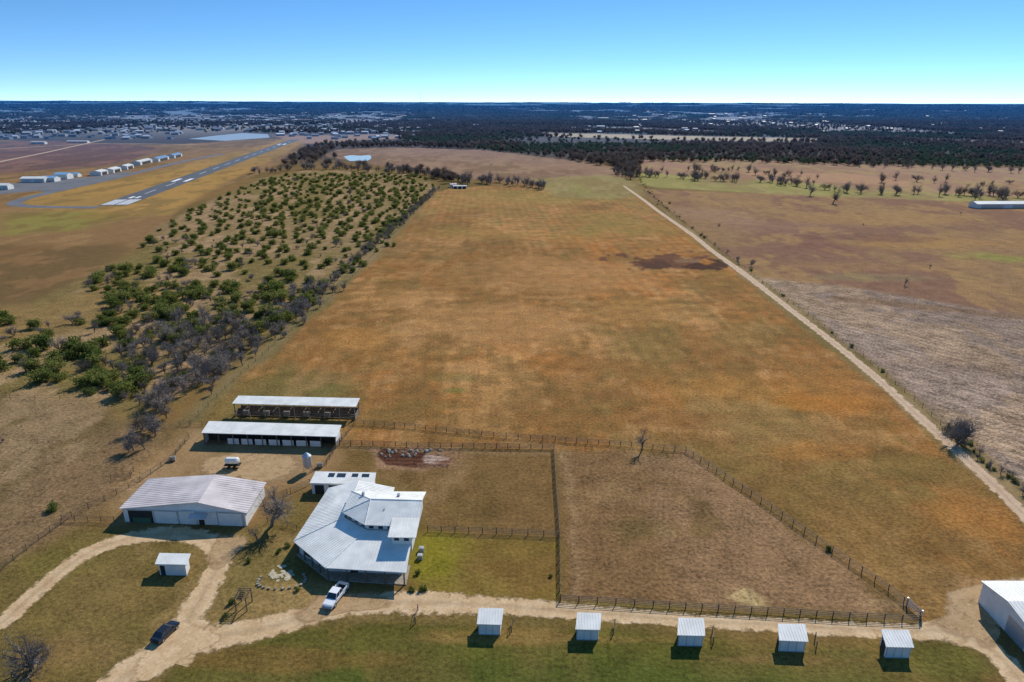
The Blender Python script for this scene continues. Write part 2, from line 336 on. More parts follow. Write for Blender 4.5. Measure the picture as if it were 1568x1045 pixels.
me.vertices.add(N); me.vertices.foreach_set('co',np.stack([X,Y,Z],1).astype(np.float32).ravel())
a=(np.arange(nr-1)[:,None]*nc+np.arange(nc-1)[None,:]).ravel(); quads=np.stack([a,a+1,a+nc+1,a+nc],1).astype(np.int32)
me.loops.add(quads.size); me.loops.foreach_set('vertex_index',quads.ravel())
me.polygons.add(len(quads)); me.polygons.foreach_set('loop_start',np.arange(0,quads.size,4,dtype=np.int32))
me.update(calc_edges=True)
at=me.attributes.new('Soil','FLOAT_COLOR','POINT'); at.data.foreach_set('color',np.concatenate([np.clip(col,0,1),np.ones((N,1))],1).astype(np.float32).ravel())
at=me.attributes.new('tuft','FLOAT','POINT'); at.data.foreach_set('value',tuft.astype(np.float32))
ground=bpy.data.objects.new('ground',me); scene.collection.objects.link(ground)
m,nt,bs=newmat('grassland')
ac=nt.nodes.new('ShaderNodeAttribute'); ac.attribute_name='Soil'
tfn=nt.nodes.new('ShaderNodeAttribute'); tfn.attribute_name='tuft'
n1=maprange(nt,noise(nt,1.3,4,None,.8),.35,.65,-1.1,1.1); n2=maprange(nt,noise(nt,0.16,5,None,.7),.3,.7,-.7,.7)
sp=mathn(nt,'MULTIPLY',mathn(nt,'ADD',n1,n2),mathn(nt,'MULTIPLY',tfn.outputs['Fac'],0.36))
f=mathn(nt,'MAXIMUM',mathn(nt,'ADD',sp,1.0),0.25)
c=scalecol(nt,ac.outputs['Color'],f)
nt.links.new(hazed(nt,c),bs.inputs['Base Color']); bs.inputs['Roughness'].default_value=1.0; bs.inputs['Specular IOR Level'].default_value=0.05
b=nt.nodes.new('ShaderNodeBump'); b.inputs['Strength'].default_value=0.7; b.inputs['Distance'].default_value=0.25
nt.links.new(noise(nt,1.6,3,None,.7),b.inputs['Height']); nt.links.new(b.outputs[0],bs.inputs['Normal'])
me.materials.append(m)
# ------------------------------------------------------------------ dirt roads
def gravelmat(name,c1,c2,cut=0.5,mid=0.0,soft=.18):
    m,nt,bs=newmat(name)
    e=nt.nodes.new('ShaderNodeAttribute'); e.attribute_name='edge'
    mx=nt.nodes.new('ShaderNodeMix'); mx.data_type='RGBA'; nt.links.new(maprange(nt,noise(nt,0.35,4,None,.65),.35,.65,0,1),mx.inputs[0])
    mx.inputs[6].default_value=(*c1,1); mx.inputs[7].default_value=(*c2,1)
    f=maprange(nt,noise(nt,2.0,4,None,.7),.3,.7,.78,1.2)
    if mid:
        ru=nt.nodes.new('ShaderNodeAttribute'); ru.attribute_name='across'
        d=mathn(nt,'ABSOLUTE',ru.outputs['Fac'],0); k=maprange(nt,d,0.0,0.3,1-mid,1.0); f=mathn(nt,'MULTIPLY',f,k)
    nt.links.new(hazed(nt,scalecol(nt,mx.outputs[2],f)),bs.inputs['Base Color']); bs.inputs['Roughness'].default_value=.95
    al=mathn(nt,'ADD',e.outputs['Fac'],maprange(nt,noise(nt,0.5,4,None,.65),.3,.7,-.4,.4))
    nt.links.new(maprange(nt,al,cut-soft,cut+soft,0,1),bs.inputs['Alpha'])
    return m
M['gravel']=gravelmat('caliche_gravel',C(182,150,108),C(204,176,136),.40,.2)
M['track']=gravelmat('sandy_track',C(180,150,116),C(198,170,138),.44,.2)
M['dust']=gravelmat('dusty_soil',C(156,126,86),C(176,146,106),.62,0,.3)
def spline(P,step=1.6):
    out=[]
    for i in range(len(P)-1):
        p0=P[max(i-1,0)];p1=P[i];p2=P[i+1];p3=P[min(i+2,len(P)-1)]
        n=max(2,int((p2-p1).length/step))
        for k in range(n):
            t=k/n; out.append(0.5*((2*p1)+(p2-p0)*t+(2*p0-5*p1+4*p2-p3)*t*t+(3*p1-p0-3*p2+p3)*t**3))
    out.append(P[-1]); return out
def ribbon(name,pts,wd,z,mat,parent=None,step=1.6):
    P=spline([S(u,v) for u,v in pts],step); n=len(P); us=[-1,-.75,-.5,-.25,0,.25,.5,.75,1]; V=[];E=[];A=[];Fc=[]
    for i,p in enumerate(P):
        t=(P[min(i+1,n-1)]-P[max(i-1,0)]).normalized(); nn=Vector((-t.y,t.x,0))
        w=(wd if not isinstance(wd,(list,tuple)) else float(np.interp(i/(n-1),np.linspace(0,1,len(wd)),wd)))
        for u in us: V.append((p.x+nn.x*u*w/2,p.y+nn.y*u*w/2,z)); E.append(1-abs(u)**2); A.append(u)
    for i in range(n-1):
        for k in range(8): a=i*9+k; Fc.append((a,a+1,a+10,a+9))
    me=bpy.data.meshes.new(name); me.from_pydata(V,[],Fc); me.materials.append(mat)
    at=me.attributes.new('edge','FLOAT','POINT'); at.data.foreach_set('value',E)
    at=me.attributes.new('across','FLOAT','POINT'); at.data.foreach_set('value',A)
    o=bpy.data.objects.new(name,me); scene.collection.objects.link(o); o.parent=parent; return o
def patch(name,pts,z,mat,parent=None):
    P=[S(u,v) for u,v in pts]; P=spline(P+[P[0]],2.0)[:-1]; c=sum(P,Vector())/len(P); V=[];E=[];Fc=[]; n=len(P)
    rr=[1,.85,.7,.5,.25]
    for r in rr:
        for p in P: q=c+(p-c)*r; V.append((q.x,q.y,z)); E.append((1-r)*3 if r>.7 else 1)
    V.append((c.x,c.y,z)); E.append(1)
    for j in range(4):
        for k in range(n): Fc.append((j*n+k,j*n+(k+1)%n,(j+1)*n+(k+1)%n,(j+1)*n+k))
    for k in range(n): Fc.append((4*n+k,4*n+(k+1)%n,5*n))
    me=bpy.data.meshes.new(name); me.from_pydata(V,[],Fc); me.materials.append(mat)
    at=me.attributes.new('edge','FLOAT','POINT'); at.data.foreach_set('value',E)
    at=me.attributes.new('across','FLOAT','POINT'); at.data.foreach_set('value',[1.0]*len(E))
    o=bpy.data.objects.new(name,me); scene.collection.objects.link(o); o.parent=parent; return o
gr=group('gravel_driveway')
ribbon('lane',[(150,1075),(215,1018),(290,985),(350,972),(420,958),(500,935),(560,925),(640,923),(760,928),(900,938),(1050,950),(1200,958),(1330,965),(1440,965),(1510,940),(1600,900)],[7.5,7.5,6.5,6,7,5.4,4.8,4.4,4.2,4.2,4.4,5,7,8],.02,M['gravel'],gr)
ribbon('loop',[(-60,985),(0,955),(60,903),(130,850),(200,824),(270,818),(318,828),(338,855),(325,885),(305,920),(288,950),(285,985),(260,1015)],[4.5,4.5,4.6,4.8,5,6,6.5,6,5,5,6,7,7],.026,M['gravel'],gr)
ribbon('branch',[(1440,966),(1500,985),(1540,1015),(1580,1070)],[6,5,5,5],.032,M['gravel'],gr)
patch('yard',[(335,815),(370,812),(385,825),(368,850),(345,870),(322,880),(315,850)],.038,M['dust'],gr)
patch('turning',[(225,985),(270,950),(330,960),(350,980),(300,1000),(240,1040),(190,1050)],.044,M['gravel'],gr)
patch('parking',[(440,942),(470,918),(500,905),(560,905),(610,915),(600,932),(520,942),(450,962)],.05,M['dust'],gr)
patch('junction',[(1400,960),(1460,935),(1530,905),(1600,880),(1600,950),(1540,960),(1520,1000),(1460,985)],.056,M['dust'],gr)
patch('barnyard',[(300,700),(360,690),(460,695),(470,720),(420,745),(350,735),(290,725)],.02,M['dust'],gr)
patch('gate_scuff',[(1440,905),(1500,890),(1560,880),(1600,890),(1580,910),(1500,935),(1440,950)],.014,M['dust'],gr)
ribbon('dirt_track',[(955,285),(985,306),(1010,325),(1060,360),(1090,384),(1140,420),(1210,474),(1270,520),(1340,577),(1400,632),(1440,668),(1500,722),(1568,788),(1680,900)],[3,4,4.5,4.6,4.6,4.6,5,4.6,5.5,4.4,4.6,4.4,4.4,4.4],.02,M['track'],None,4)
ribbon('distant_road',[(-60,262),(0,248),(60,236),(110,225),(160,214)],[9,9,9],.05,M['track'],None,20)
ribbon('distant_road',[(-60,232),(40,226),(160,220),(300,222)],[9,9,9],.06,M['track'],None,20)
ribbon('distant_road',[(-60,206),(120,202),(300,199),(480,203)],[14,14,14],.08,M['track'],None,30)
# ------------------------------------------------------------------ runway
rw=group('airport_runway')
A=S(172,315); B=S(452,214); t=(B-A).normalized(); nn=Vector((t.y,-t.x,0)); L=(B-A).length; W=23
def strip(mb,o,a0,a1,b0,b1,z):
    P=[o+t*a0+nn*b0,o+t*a0+nn*b1,o+t*a1+nn*b1,o+t*a1+nn*b0]; mb.poly([(p.x,p.y,z) for p in P])
mb=MB(); strip(mb,A,0,L,-W/2,W/2,.06); mb.obj('asphalt',M['asphalt'],rw)
mb=MB()
for s in (-1,1):
    for k in range(5): strip(mb,A,4,36,s*(1.6+k*2.0)-.6,s*(1.6+k*2.0)+.6,.09)
    strip(mb,A,175,205,s*6-2,s*6+2,.09); strip(mb,A,L-200,L-160,s*5-2,s*5+2,.09)
strip(mb,A,44,56,-4,-1,.09); strip(mb,A,44,56,1.5,4,.09)
a=75
while a<L-80:
    if not 165<a<205: strip(mb,A,a,a+30,-.35,.35,.09)
    a+=60
mb.obj('markings',M['paint'],rw)
ribbon('taxiway',[(150,318),(60,317),(22,313),(40,304),(90,292),(180,272),(270,250),(340,236)],11,.05,M['apron'],None,8)
mb=MB(); mb.poly([tuple(S(u,v,.04)) for u,v in [(-120,292),(0,283),(70,277),(150,270),(205,261),(180,272),(110,287),(75,298),(60,292),(-120,310)]]); mb.obj('airport_apron',M['apron'])
# ------------------------------------------------------------------ buildings
def gable(name,u,v,w,dp,h,rot,roof,wall=None,rise=None,doors=0):
    g=group(name); c=S(u,v); rise=rise or dp*.15; T=Matrix.Translation(c)@Matrix.Rotation(rot,4,'Z')
    a,b=w/2,dp/2
    mb=MB(); mb.add([(-a,-b,0),(a,-b,0),(a,b,0),(-a,b,0),(-a,-b,h),(a,-b,h),(a,b,h),(-a,b,h),(-a,0,h+rise),(a,0,h+rise)],
       [(0,1,5,4),(1,2,6,9,5),(2,3,7,6),(3,0,4,8,7)]); mb.xform(T); mb.obj('walls',wall or M['wall'],g)
    mb=MB(); o=.3
    roof_poly(mb,[(-a-o,-b-o,h+.02),(a+o,-b-o,h+.02),(a+o,0,h+rise+.1),(-a-o,0,h+rise+.1)],.1,1.2); roof_poly(mb,[(a+o,b+o,h+.02),(-a-o,b+o,h+.02),(-a-o,0,h+rise+.1),(a+o,0,h+rise+.1)],.1,1.2)
    mb.xform(T); mb.obj('roof',roof,g)
    if doors:
        mb=MB()
        for k in range(doors):
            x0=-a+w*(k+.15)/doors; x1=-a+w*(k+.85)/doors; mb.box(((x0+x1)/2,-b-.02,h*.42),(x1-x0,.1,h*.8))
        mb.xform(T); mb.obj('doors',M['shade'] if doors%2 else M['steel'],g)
    return g
rdir=math.atan2(t.y,t.x)
for u,v,w,dp,h,rf in [(218,251,46,11,4,'roof'),(245,246,46,11,4,'blueroof'),(268,241,38,10,4,'blueroof'),
   (152,268,20,12,4,'roof'),(172,264,24,12,4,'roof'),(193,259,22,11,4,'roof')]:
    gable('aircraft_hangar',u,v,w,dp,h,rdir,M[rf],None,1.5,1)
for u,v,w,dp,h,rf in [(55,279,24,11,4,'roof'),(78,278,14,11,4,'blueroof'),(98,274,14,12,5,'blueroof'),(116,271,9,8,3,'blueroof'),(8,290,11,9,4,'roof'),(120,219,40,10,3,'roof_b'),(72,196,60,24,6,'roof'),(60,221,26,10,4,'roof_b'),(1536,318,52,10,3.5,'roof')]:
    gable('metal_building',u,v,w,dp,h,.05,M[rf],None,1.6,2)
m,nt,bs=newmat('pond_water'); bs.inputs['Base Color'].default_value=(.42,.58,.66,1); bs.inputs['Roughness'].default_value=.4
P=spline([S(u,v) for u,v in [(526,240),(538,238),(552,239),(566,238),(568,243),(560,247),(548,246),(536,247),(526,240)]],6)[:-1]
mb=MB(); mb.poly([(p.x,p.y,.1) for p in P]); mb.obj('pond_water',m)
m2,nt2,bs2=newmat('reservoir_water'); bs2.inputs['Base Color'].default_value=(.30,.38,.46,1); bs2.inputs['Roughness'].default_value=.4
mb=MB(); mb.poly([tuple(S(u,v,.12)) for u,v in [(289,213),(345,216),(385,213),(413,211),(410,206),(372,204),(330,208)]]); mb.obj('reservoir_water',m2)

# --- barn
g=group('metal_barn'); e=3.2
FL,FR,BR,BL=S(182,779,e),S(378,786,e),S(408,739,e),S(228,733,e); RF,RB=S(303,770,5.0),S(331,727,5.0)
mb=MB(); roof_poly(mb,[BL,FL,RF,RB],.12,.75,.05); roof_poly(mb,[FR,BR,RB,RF],.12,.75,.05); mb.obj('roof',M['roof_b'],g)
def ins(p,c,d): q=p-c; q.z=0; q=p-q.normalized()*d; return q
cc=(FL+FR+BL+BR)/4
w=[ins(p,cc,.6) for p in (FL,FR,BR,BL)]; r0=ins(RF,cc,.5); r1=ins(RB,cc,.5)
mb=MB(); z=lambda p,h:(p.x,p.y,h)
mb.add([z(w[0],0),z(w[1],0),z(w[1],e-.12),z(r0,4.8),z(w[0],e-.12)],[(0,1,2,3,4)])
mb.add([z(w[1],0),z(w[2],0),z(w[2],e-.12),z(w[1],e-.12)],[(0,1,2,3)])
mb.add([z(w[3],0),z(w[0],0),z(w[0],e-.12),z(w[3],e-.12)],[(0,1,2,3)])
mb.add([z(w[2],0),z(w[3],0),z(w[3],e-.12),z(r1,4.8),z(w[2],e-.12)],[(0,1,2,3,4)])
mb.obj('walls',M['wall'],g)
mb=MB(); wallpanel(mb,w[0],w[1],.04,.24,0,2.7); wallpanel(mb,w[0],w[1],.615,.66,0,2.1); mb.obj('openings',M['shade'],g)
mb=MB(); wallpanel(mb,w[0],w[1],.07,.22,0,1.1,.08); mb.obj('gate_green',M['green'],g)
mb=MB(); wallpanel(mb,w[0],w[1],.27,.44,0,2.75,.08); wallpanel(mb,w[0],w[1],.46,.59,0,3.1,.08); wallpanel(mb,w[0],w[1],.78,.97,0,2.8,.08); mb.obj('sliding_doors',M['wall'],g)
mb=MB()
for tt in (.25,.45,.60,.77,.98): wallpanel(mb,w[0],w[1],tt,tt+.004,0,3.0,.12)
for zz in (2.85,): wallpanel(mb,w[0],w[1],.03,.99,zz,zz+.1,.13)
mb.obj('trim',M['steel'],g)
mb=MB(); p=w[0].lerp(w[1],.70); q=w[0].lerp(w[1],.56); mb.slab([(q.x,q.y-1.6,2.3),(p.x,p.y-1.6,2.3),(p.x,p.y,2.7),(q.x,q.y,2.7)],.08); mb.obj('awning',M['roof_b'],g)
# --- house
g=group('ranch_house')
E=3.0; Jz=4.9
mb=MB()
LB,LF,CF,FRt=(-38.6,125.6,E),(-40.4,107,E),(-32.5,99.4,E),(-18.2,98.2,E)
J0,J1,J2,J3=(-32,125.4,Jz),(-32,112,Jz),(-27,108,Jz),(-18.2,107.3,Jz)
roof_poly(mb,[LB,LF,J1,J0],.14,.55); roof_poly(mb,[LF,CF,J2,J1],.14,.55); roof_poly(mb,[CF,FRt,J3,J2],.14,.55)
roof_poly(mb,[(-24.6,118,3.3),(-24.6,125.3,3.3),(-32,125.4,Jz+.005),(-32,118,Jz+.005)],.14,.55)
for a_,b_ in ((LF,J1),(CF,J2),(J0,J1)): mb.tube(Vector(a_)+Vector((0,0,.03)),Vector(b_)+Vector((0,0,.03)),.09,.09,5)
mb.obj('lower_roof',M['roof'],g)
mb=MB(); U=6.2
low=[(-38.2,124.9),(-39.6,107.4),(-32.9,102.2),(-19.4,101.4),(-19.2,118),(-25.2,118.3),(-25.4,124.7)]
mb.prism(low,0,3.0)
up=[(-31.4,118.6),(-31.4,112),(-26.9,108.3),(-21.6,108),(-21.6,104.6),(-18.0,104.4),(-17.8,118.4)]
mb.prism(up,2.9,U)
mb.add([(-38.2,124.9,3.0),(-25.4,124.7,3.0),(-32,124.8,Jz-.15)],[(0,1,2)])
mb.obj('walls',M['wall'],g)
mb=MB()
a0,a1,a2,a3=(-32.1,119.2,U),(-32.2,111.7,U),(-27.1,107.6,U),(-22.2,107.3,U)
pk=(-27,113.4,8.0); re=(-17.1,113.0,8.0); bk=(-17.1,119.0,U)
roof_poly(mb,[a0,a1,pk],.12,.55); roof_poly(mb,[a1,a2,pk],.12,.55)
roof_poly(mb,[a2,(-17.1,107.0,U),re,pk],.12,.55)
roof_poly(mb,[bk,a0,pk,re],.12,.55)
roof_poly(mb,[(-22.2,103.8,U+.03),(-17.1,103.7,U+.03),(-17.1,109.0,U+.62),(-22.2,109.0,U+.62)],.12,.55)
for a_ in (a0,a1,a2,re): mb.tube(Vector(a_)+Vector((0,0,.03)),Vector(pk)+Vector((0,0,.03)),.09,.09,5)
mb.obj('upper_roof',M['roof'],g)
mb=MB(); mb.add([(-17.8,107.6,U-.05),(-17.8,118.4,U-.05),(-17.8,113,7.85)],[(0,1,2)]); mb.obj('gable_end',M['wall'],g)
mb=MB()
for (p,q,n0) in ((up[1],up[2],3),(up[2],up[3],3),(up[4],up[5],2)):
    for k in range(n0):
        wallpanel(mb,p,q,(k+.22)/n0,(k+.72)/n0,5.0,5.75,.04)
wallpanel(mb,low[2],low[3],.08,.2,.6,2.3,.05); wallpanel(mb,low[2],low[3],.3,.4,0.1,2.3,.05); wallpanel(mb,low[2],low[3],.5,.66,.6,2.3,.05); wallpanel(mb,low[2],low[3],.76,.9,.6,2.3,.05)
wallpanel(mb,low[1],low[2],.2,.4,.6,2.3,.05); wallpanel(mb,low[1],low[2],.6,.8,.6,2.3,.05)
for k in range(4): wallpanel(mb,low[0],low[1],.12+k*.22,.2+k*.22,.9,2.2,.05)
wallpanel(mb,low[3],low[4],.15,.25,.9,2.2,.05); wallpanel(mb,low[3],low[4],.5,.65,.9,2.2,.05); wallpanel(mb,up[5],up[6],.2,.3,4.6,5.6,.05); wallpanel(mb,up[5],up[6],.6,.7,4.6,5.6,.05)
mb.obj('windows',M['glass'],g)
mb=MB()
Pe=[Vector(LF)+Vector((.5,.1,0)),Vector(CF)+Vector((.2,.5,0)),Vector(FRt)+Vector((-.5,.5,0))]
for i in range(2):
    for k in range(4):
        p=Pe[i].lerp(Pe[i+1],k/4); mb.box((p.x,p.y,1.45),(.22,.22,2.9))
p=Pe[2]; mb.box((p.x,p.y,1.45),(.22,.22,2.9))
mb.obj('porch_posts',M['wood'],g)
mb=MB(); mb.prism([(-40.2,107),(-32.4,99.8),(-18.4,98.6),(-18.4,104),(-30,104),(-38,110)],0,.15); mb.obj('porch_slab',M['scrub'],g)
mb=MB()
for x,y in ((-29,116),(-22,115.5)): mb.box((x,y,7.4),(.5,.5,1.0))
mb.tube((-24,111,6.6),(-24,111,7.5),.12,.12,6,True); mb.obj('vents',M['steel'],g)
mb=MB(); 
for y in (106,108.2): mb.box((-16.9,y,.45),(.9,.9,.9)); mb.tube((-16.9,y,.9),(-16.9,y,.95),.35,.35,10,True)
mb.obj('air_conditioner',M['steel'],g)
def lean(name,fl,fr,br,bl,zf,zb,roof='roof',front='wall',open_front=False,posts=5,panels=None,rib=.6,over=.35,sky=None,half=None):
    g=group(name); a,b_,c_,d_=S(*fl,zf),S(*fr,zf),S(*br,zb),S(*bl,zb)
    mb=MB(); roof_poly(mb,[a,b_,c_,d_],.12,rib,.03); mb.obj('roof',M[roof],g)
    cc=(a+b_+c_+d_)/4; q=[ins(p,cc,over) for p in (a,b_,c_,d_)]; hs=[zf,zf,zb,zb]
    mb=MB()
    sides=[(1,2),(2,3),(3,0)] if open_front else [(0,1),(1,2),(2,3),(3,0)]
    for i,j in sides:
        h0,h1=(half,half) if half else (hs[i]-.13,hs[j]-.13)
        mb.add([(q[i].x,q[i].y,0),(q[j].x,q[j].y,0),(q[j].x,q[j].y,h1),(q[i].x,q[i].y,h0)],[(0,1,2,3)])
    if mb.v: mb.obj('walls',M[front],g)
    if open_front:
        mb=MB()
        for k in range(posts):
            for (i,j) in (((0,1),(3,2)) if half else ((0,1),)):
                p=q[i].lerp(q[j],k/(posts-1)); mb.box((p.x,p.y,(hs[i]-.13)/2),(.2,.2,hs[i]-.13))
        mb.obj('posts',M['plank' if half else 'wood'],g)
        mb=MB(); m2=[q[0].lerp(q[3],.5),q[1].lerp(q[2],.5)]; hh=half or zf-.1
        mb.add([(m2[0].x,m2[0].y,0),(m2[1].x,m2[1].y,0),(m2[1].x,m2[1].y,hh),(m2[0].x,m2[0].y,hh)],[(0,1,2,3)]); mb.obj('wood_or_shade_partition',M['wood' if half else 'shade'],g)  # added mid sheet; full-height version is near-black, painted shade under the roof
    if panels:
        mb=MB()
        for t0,t1,z0_,z1_ in panels: wallpanel(mb,q[0],q[1],t0,t1,z0_,z1_,.05)
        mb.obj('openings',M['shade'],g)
    if sky:
        mb=MB()
        for s0,s1,r0,r1 in sky:
            P=[]
            for s,r in ((s0,r0),(s1,r0),(s1,r1),(s0,r1)):
                p=a.lerp(b_,s).lerp(d_.lerp(c_,s),r); P.append(p+Vector((0,0,.1)))
            mb.poly(P)
        mb.obj('skylights',M['glass'],g)
    return g,q
lean('garage_shed',(474,740),(573,742),(576,724),(483,722),2.7,3.2,panels=[(.05,.2,0,2.2),(.28,.45,0,2.2),(.55,.9,.2,2.2)],sky=[(.24,.34,.55,.85),(.38,.52,.55,.85),(.62,.72,.6,.85),(.78,.9,.6,.85)])
g,q=lean('open_hay_barn',(355,618),(545,623),(551,610),(365,606),4.0,4.5,front='plank',open_front=True,posts=9,over=.5,half=1.7)
mb=MB()
for zz in (.6,1.1,1.6):
    mb.tube((q[0].x,q[0].y,zz),(q[1].x,q[1].y,zz),.06,.06,4)
for k in range(8):
    p0_=q[0].lerp(q[1],k/8+.06); p1_=q[3].lerp(q[2],k/8+.06); mb.tube((p0_.x,p0_.y,1.5),(p1_.x,p1_.y,1.5),.06,.06,4)
for k in range(5):
    p=q[0].lerp(q[3],.3).lerp(q[1].lerp(q[2],.3),.08+.17*k); mb.tube((p.x-.8,p.y,.8),(p.x+.8,p.y,.8),.8,.8,10,True)
mb.obj('stall_rails_and_hay',M['plank'],g)
g,q=lean('horse_stable',(308,663),(516,669),(523,651),(320,645),3.2,3.8,open_front=True,posts=10,over=.5)
mb=MB()
m2=[q[0].lerp(q[3],.12),q[1].lerp(q[2],.12)]
for k in range(7):
    a_=.17+k*.105; wallpanel(mb,m2[0],m2[1],a_,a_+.085,0,1.5)
mb.obj('stall_fronts',M['wall'],g)
lean('well_house',(237,864),(286,865),(292,848),(244,847),2.5,2.9,over=.5,panels=[(.05,.22,.0,2.0)])
for c in [((730,956),(768,957),(771,932),(733,931)),((881,964),(919,965),(921,939),(884,938)),((1037,973),(1080,974),(1078,947),(1039,946)),((1193,981),(1238,983),(1233,956),(1191,955)),((1357,991),(1400,992),(1392,965),(1349,964))]:
    g,q=lean('loafing_shed',*c,2.25,2.85,over=.3,rib=.45)
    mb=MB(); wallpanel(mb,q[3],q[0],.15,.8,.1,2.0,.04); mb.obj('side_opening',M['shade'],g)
    mb=MB()
    for k in range(4): wallpanel(mb,q[0],q[1],.02+k*.315,.035+k*.315,0,2.1,.03)
    wallpanel(mb,q[0],q[1],.0,1,.0,.15,.035); mb.obj('frame',M['steel'],g)
# right workshop
g=group('workshop_building'); h=4.2
mb=MB(); c0=S(1534,962); x0,y0=c0.x,c0.y
mb.add([(x0,y0-6,0),(x0+14,y0-6,0),(x0+14,y0+6,0),(x0,y0+6,0),(x0,y0-6,h),(x0+14,y0-6,h),(x0+14,y0+6,h),(x0,y0+6,h),(x0,y0,h+1),(x0+14,y0,h+1)],[(0,1,5,4),(1,2,6,9,5),(2,3,7,6),(3,0,4,8,7)]); mb.obj('walls',M['wall'],g)
mb=MB(); roof_poly(mb,[(x0-.3,y0-6.3,h),(x0+14.3,y0-6.3,h),(x0+14.3,y0,h+1.1),(x0-.3,y0,h+1.1)],.12,.6,.03); roof_poly(mb,[(x0+14.3,y0+6.3,h),(x0-.3,y0+6.3,h),(x0-.3,y0,h+1.1),(x0+14.3,y0,h+1.1)],.12,.6,.03); mb.obj('roof',M['roof'],g)
mb=MB(); wallpanel(mb,(x0,y0+6),(x0,y0-6),.55,.9,0,3.2); mb.obj('door',M['steel'],g)
gable('farm_trailer',704,289,13,4,2.6,0.1,M['roof'],None,.5,3)
gable('field_shed',694,287,6,5,3,0.3,M['roof_b'],None,.8,1)
# distant town
mbw=MB(); mbr=MB(); mbc=MB()
for k in range(760):
    u=rnd.uniform(-60,640) if k<650 else rnd.uniform(640,1568); v=rnd.uniform(169,214) if k<650 else rnd.uniform(172,205)
    if 280<u<425 and 202<v<219: continue
    c=S(u,v); sc_=(1+c.y/7000); w=rnd.uniform(8,16)*sc_; dp=rnd.uniform(7,10)*sc_; hh=rnd.uniform(3,4.5)*sc_; r=rnd.uniform(-.6,.6)
    if rnd.random()<.07: w*=2.4
    zz=float(zground(np.array([c.x]),np.array([c.y]))[0]); T=Matrix.Translation((c.x,c.y,zz))@Matrix.Rotation(r,4,'Z')
    mb=MB(); a,b_=w/2,dp/2
    mb.add([(-a,-b_,0),(a,-b_,0),(a,b_,0),(-a,b_,0),(-a,-b_,hh),(a,-b_,hh),(a,b_,hh),(-a,b_,hh),(-a,0,hh+2),(a,0,hh+2)],[(0,1,5,4),(1,2,6,9,5),(2,3,7,6),(3,0,4,8,7)]); mb.xform(T); mbw.add(mb.v,mb.f)
    mb=MB(); mb.add([(-a-.3,-b_-.3,hh),(a+.3,-b_-.3,hh),(a+.3,0,hh+2.15),(-a-.3,0,hh+2.15),(-a-.3,b_+.3,hh),(a+.3,b_+.3,hh)],[(0,1,2,3),(3,2,5,4)]); mb.xform(T)
    (mbr if rnd.random()<.30 else mbc).add(mb.v,mb.f)
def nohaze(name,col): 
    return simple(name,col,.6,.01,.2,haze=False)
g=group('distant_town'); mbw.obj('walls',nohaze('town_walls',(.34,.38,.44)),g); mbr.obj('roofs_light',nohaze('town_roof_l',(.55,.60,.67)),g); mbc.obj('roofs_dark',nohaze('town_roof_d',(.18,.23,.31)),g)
mb=MB(); c=S(645,172); mb.tube((c.x,c.y,0),(c.x,c.y,150),1.6,.8,4); c=S(1218,172); mb.tube((c.x,c.y,0),(c.x,c.y,120),1.5,.8,4); mb.obj('radio_masts',M['steel'])
# ------------------------------------------------------------------ fences
def fence(name,pts,h=1.35,sp=2.6,rails=4,mat='pipe',pr=.06,rr=.032):
    P=[S(u,v) for u,v in pts]; mb=MB()
    for i in range(len(P)-1):
        a,b_=P[i],P[i+1]; n=max(1,int((b_-a).length/sp))
        for k in range(n+(i==len(P)-2)):
            p=a.lerp(b_,k/n); mb.tube((p.x,p.y,0),(p.x,p.y,h+.06),pr,pr,5,True)
        for r in range(rails):
            z=h*(r+1)/rails; mb.tube((a.x,a.y,z),(b_.x,b_.y,z),rr,rr,4)
    return mb.obj(name,M[mat])
fence('pipe_fence',[(542,650),(620,655),(700,664),(775,671),(850,676),(950,683),(1050,692),(1150,759),(1250,829),(1300,864),(1360,905),(1408,945)],pr=.08,rr=.04)
fence('pipe_fence',[(520,682),(640,685),(760,687),(848,688),(852,750),(857,818),(858,921)],pr=.09,rr=.05)
fence('pipe_fence',[(858,921),(1000,930),(1150,939),(1300,948),(1408,953),(1408,945)],pr=.09,rr=.05)
fence('pipe_fence',[(655,814),(760,818),(857,822)],pr=.08,rr=.04)
fence('pipe_fence',[(275,652),(345,652)]); fence('pipe_fence',[(290,672),(262,705),(215,738),(160,768),(110,792),(60,828),(0,875),(-60,925)])
fence('pipe_fence',[(95,798),(175,800),(190,790)]); fence('pipe_fence',[(170,735),(200,732),(205,722)])
fence('pipe_fence',[(524,672),(500,712),(478,722)]); fence('pipe_fence',[(445,756),(475,742)]); fence('pipe_fence',[(516,684),(530,668),(540,655)])
fence('pipe_fence',[(410,800),(440,806),(455,812)],1.1); fence('pipe_fence',[(440,757),(420,765)],1.2)
fence('wire_fence',[(985,292),(1015,318),(1080,365),(1150,420),(1215,466),(1300,530),(1345,565),(1400,612),(1470,676),(1568,752),(1660,830)],1.2,5,3,'wood',.07,.015)
fence('wire_fence',[(-60,612),(130,612)],1.2,6,2,'wood',.07,.015)
fence('wire_fence',[(668,292),(600,362),(520,445),(430,520),(345,596),(290,652)],1.2,5,2,'wood',.07,.015)
for pts in ([(640,935),(636,955)],[(785,955),(783,968)],[(941,958),(939,972)],[(1091,968),(1092,985)],[(1248,978),(1250,992)]):
    fence('corner_brace_fence',pts,1.2,2.5,2,'wood',.09,.04)
g=group('entry_arbor'); mb=MB(); c=S(362,936)
for dx,dy in ((0,0),(1.8,0),(0,2.4),(1.8,2.4)): mb.box((c.x+dx,c.y+dy,1.3),(.16,.16,2.6))
mb.obj('posts',M['wood'],g); mb=MB()
for k in range(6): mb.box((c.x+.9,c.y+.05+k*.46,2.68),(2.2,.07,.1))
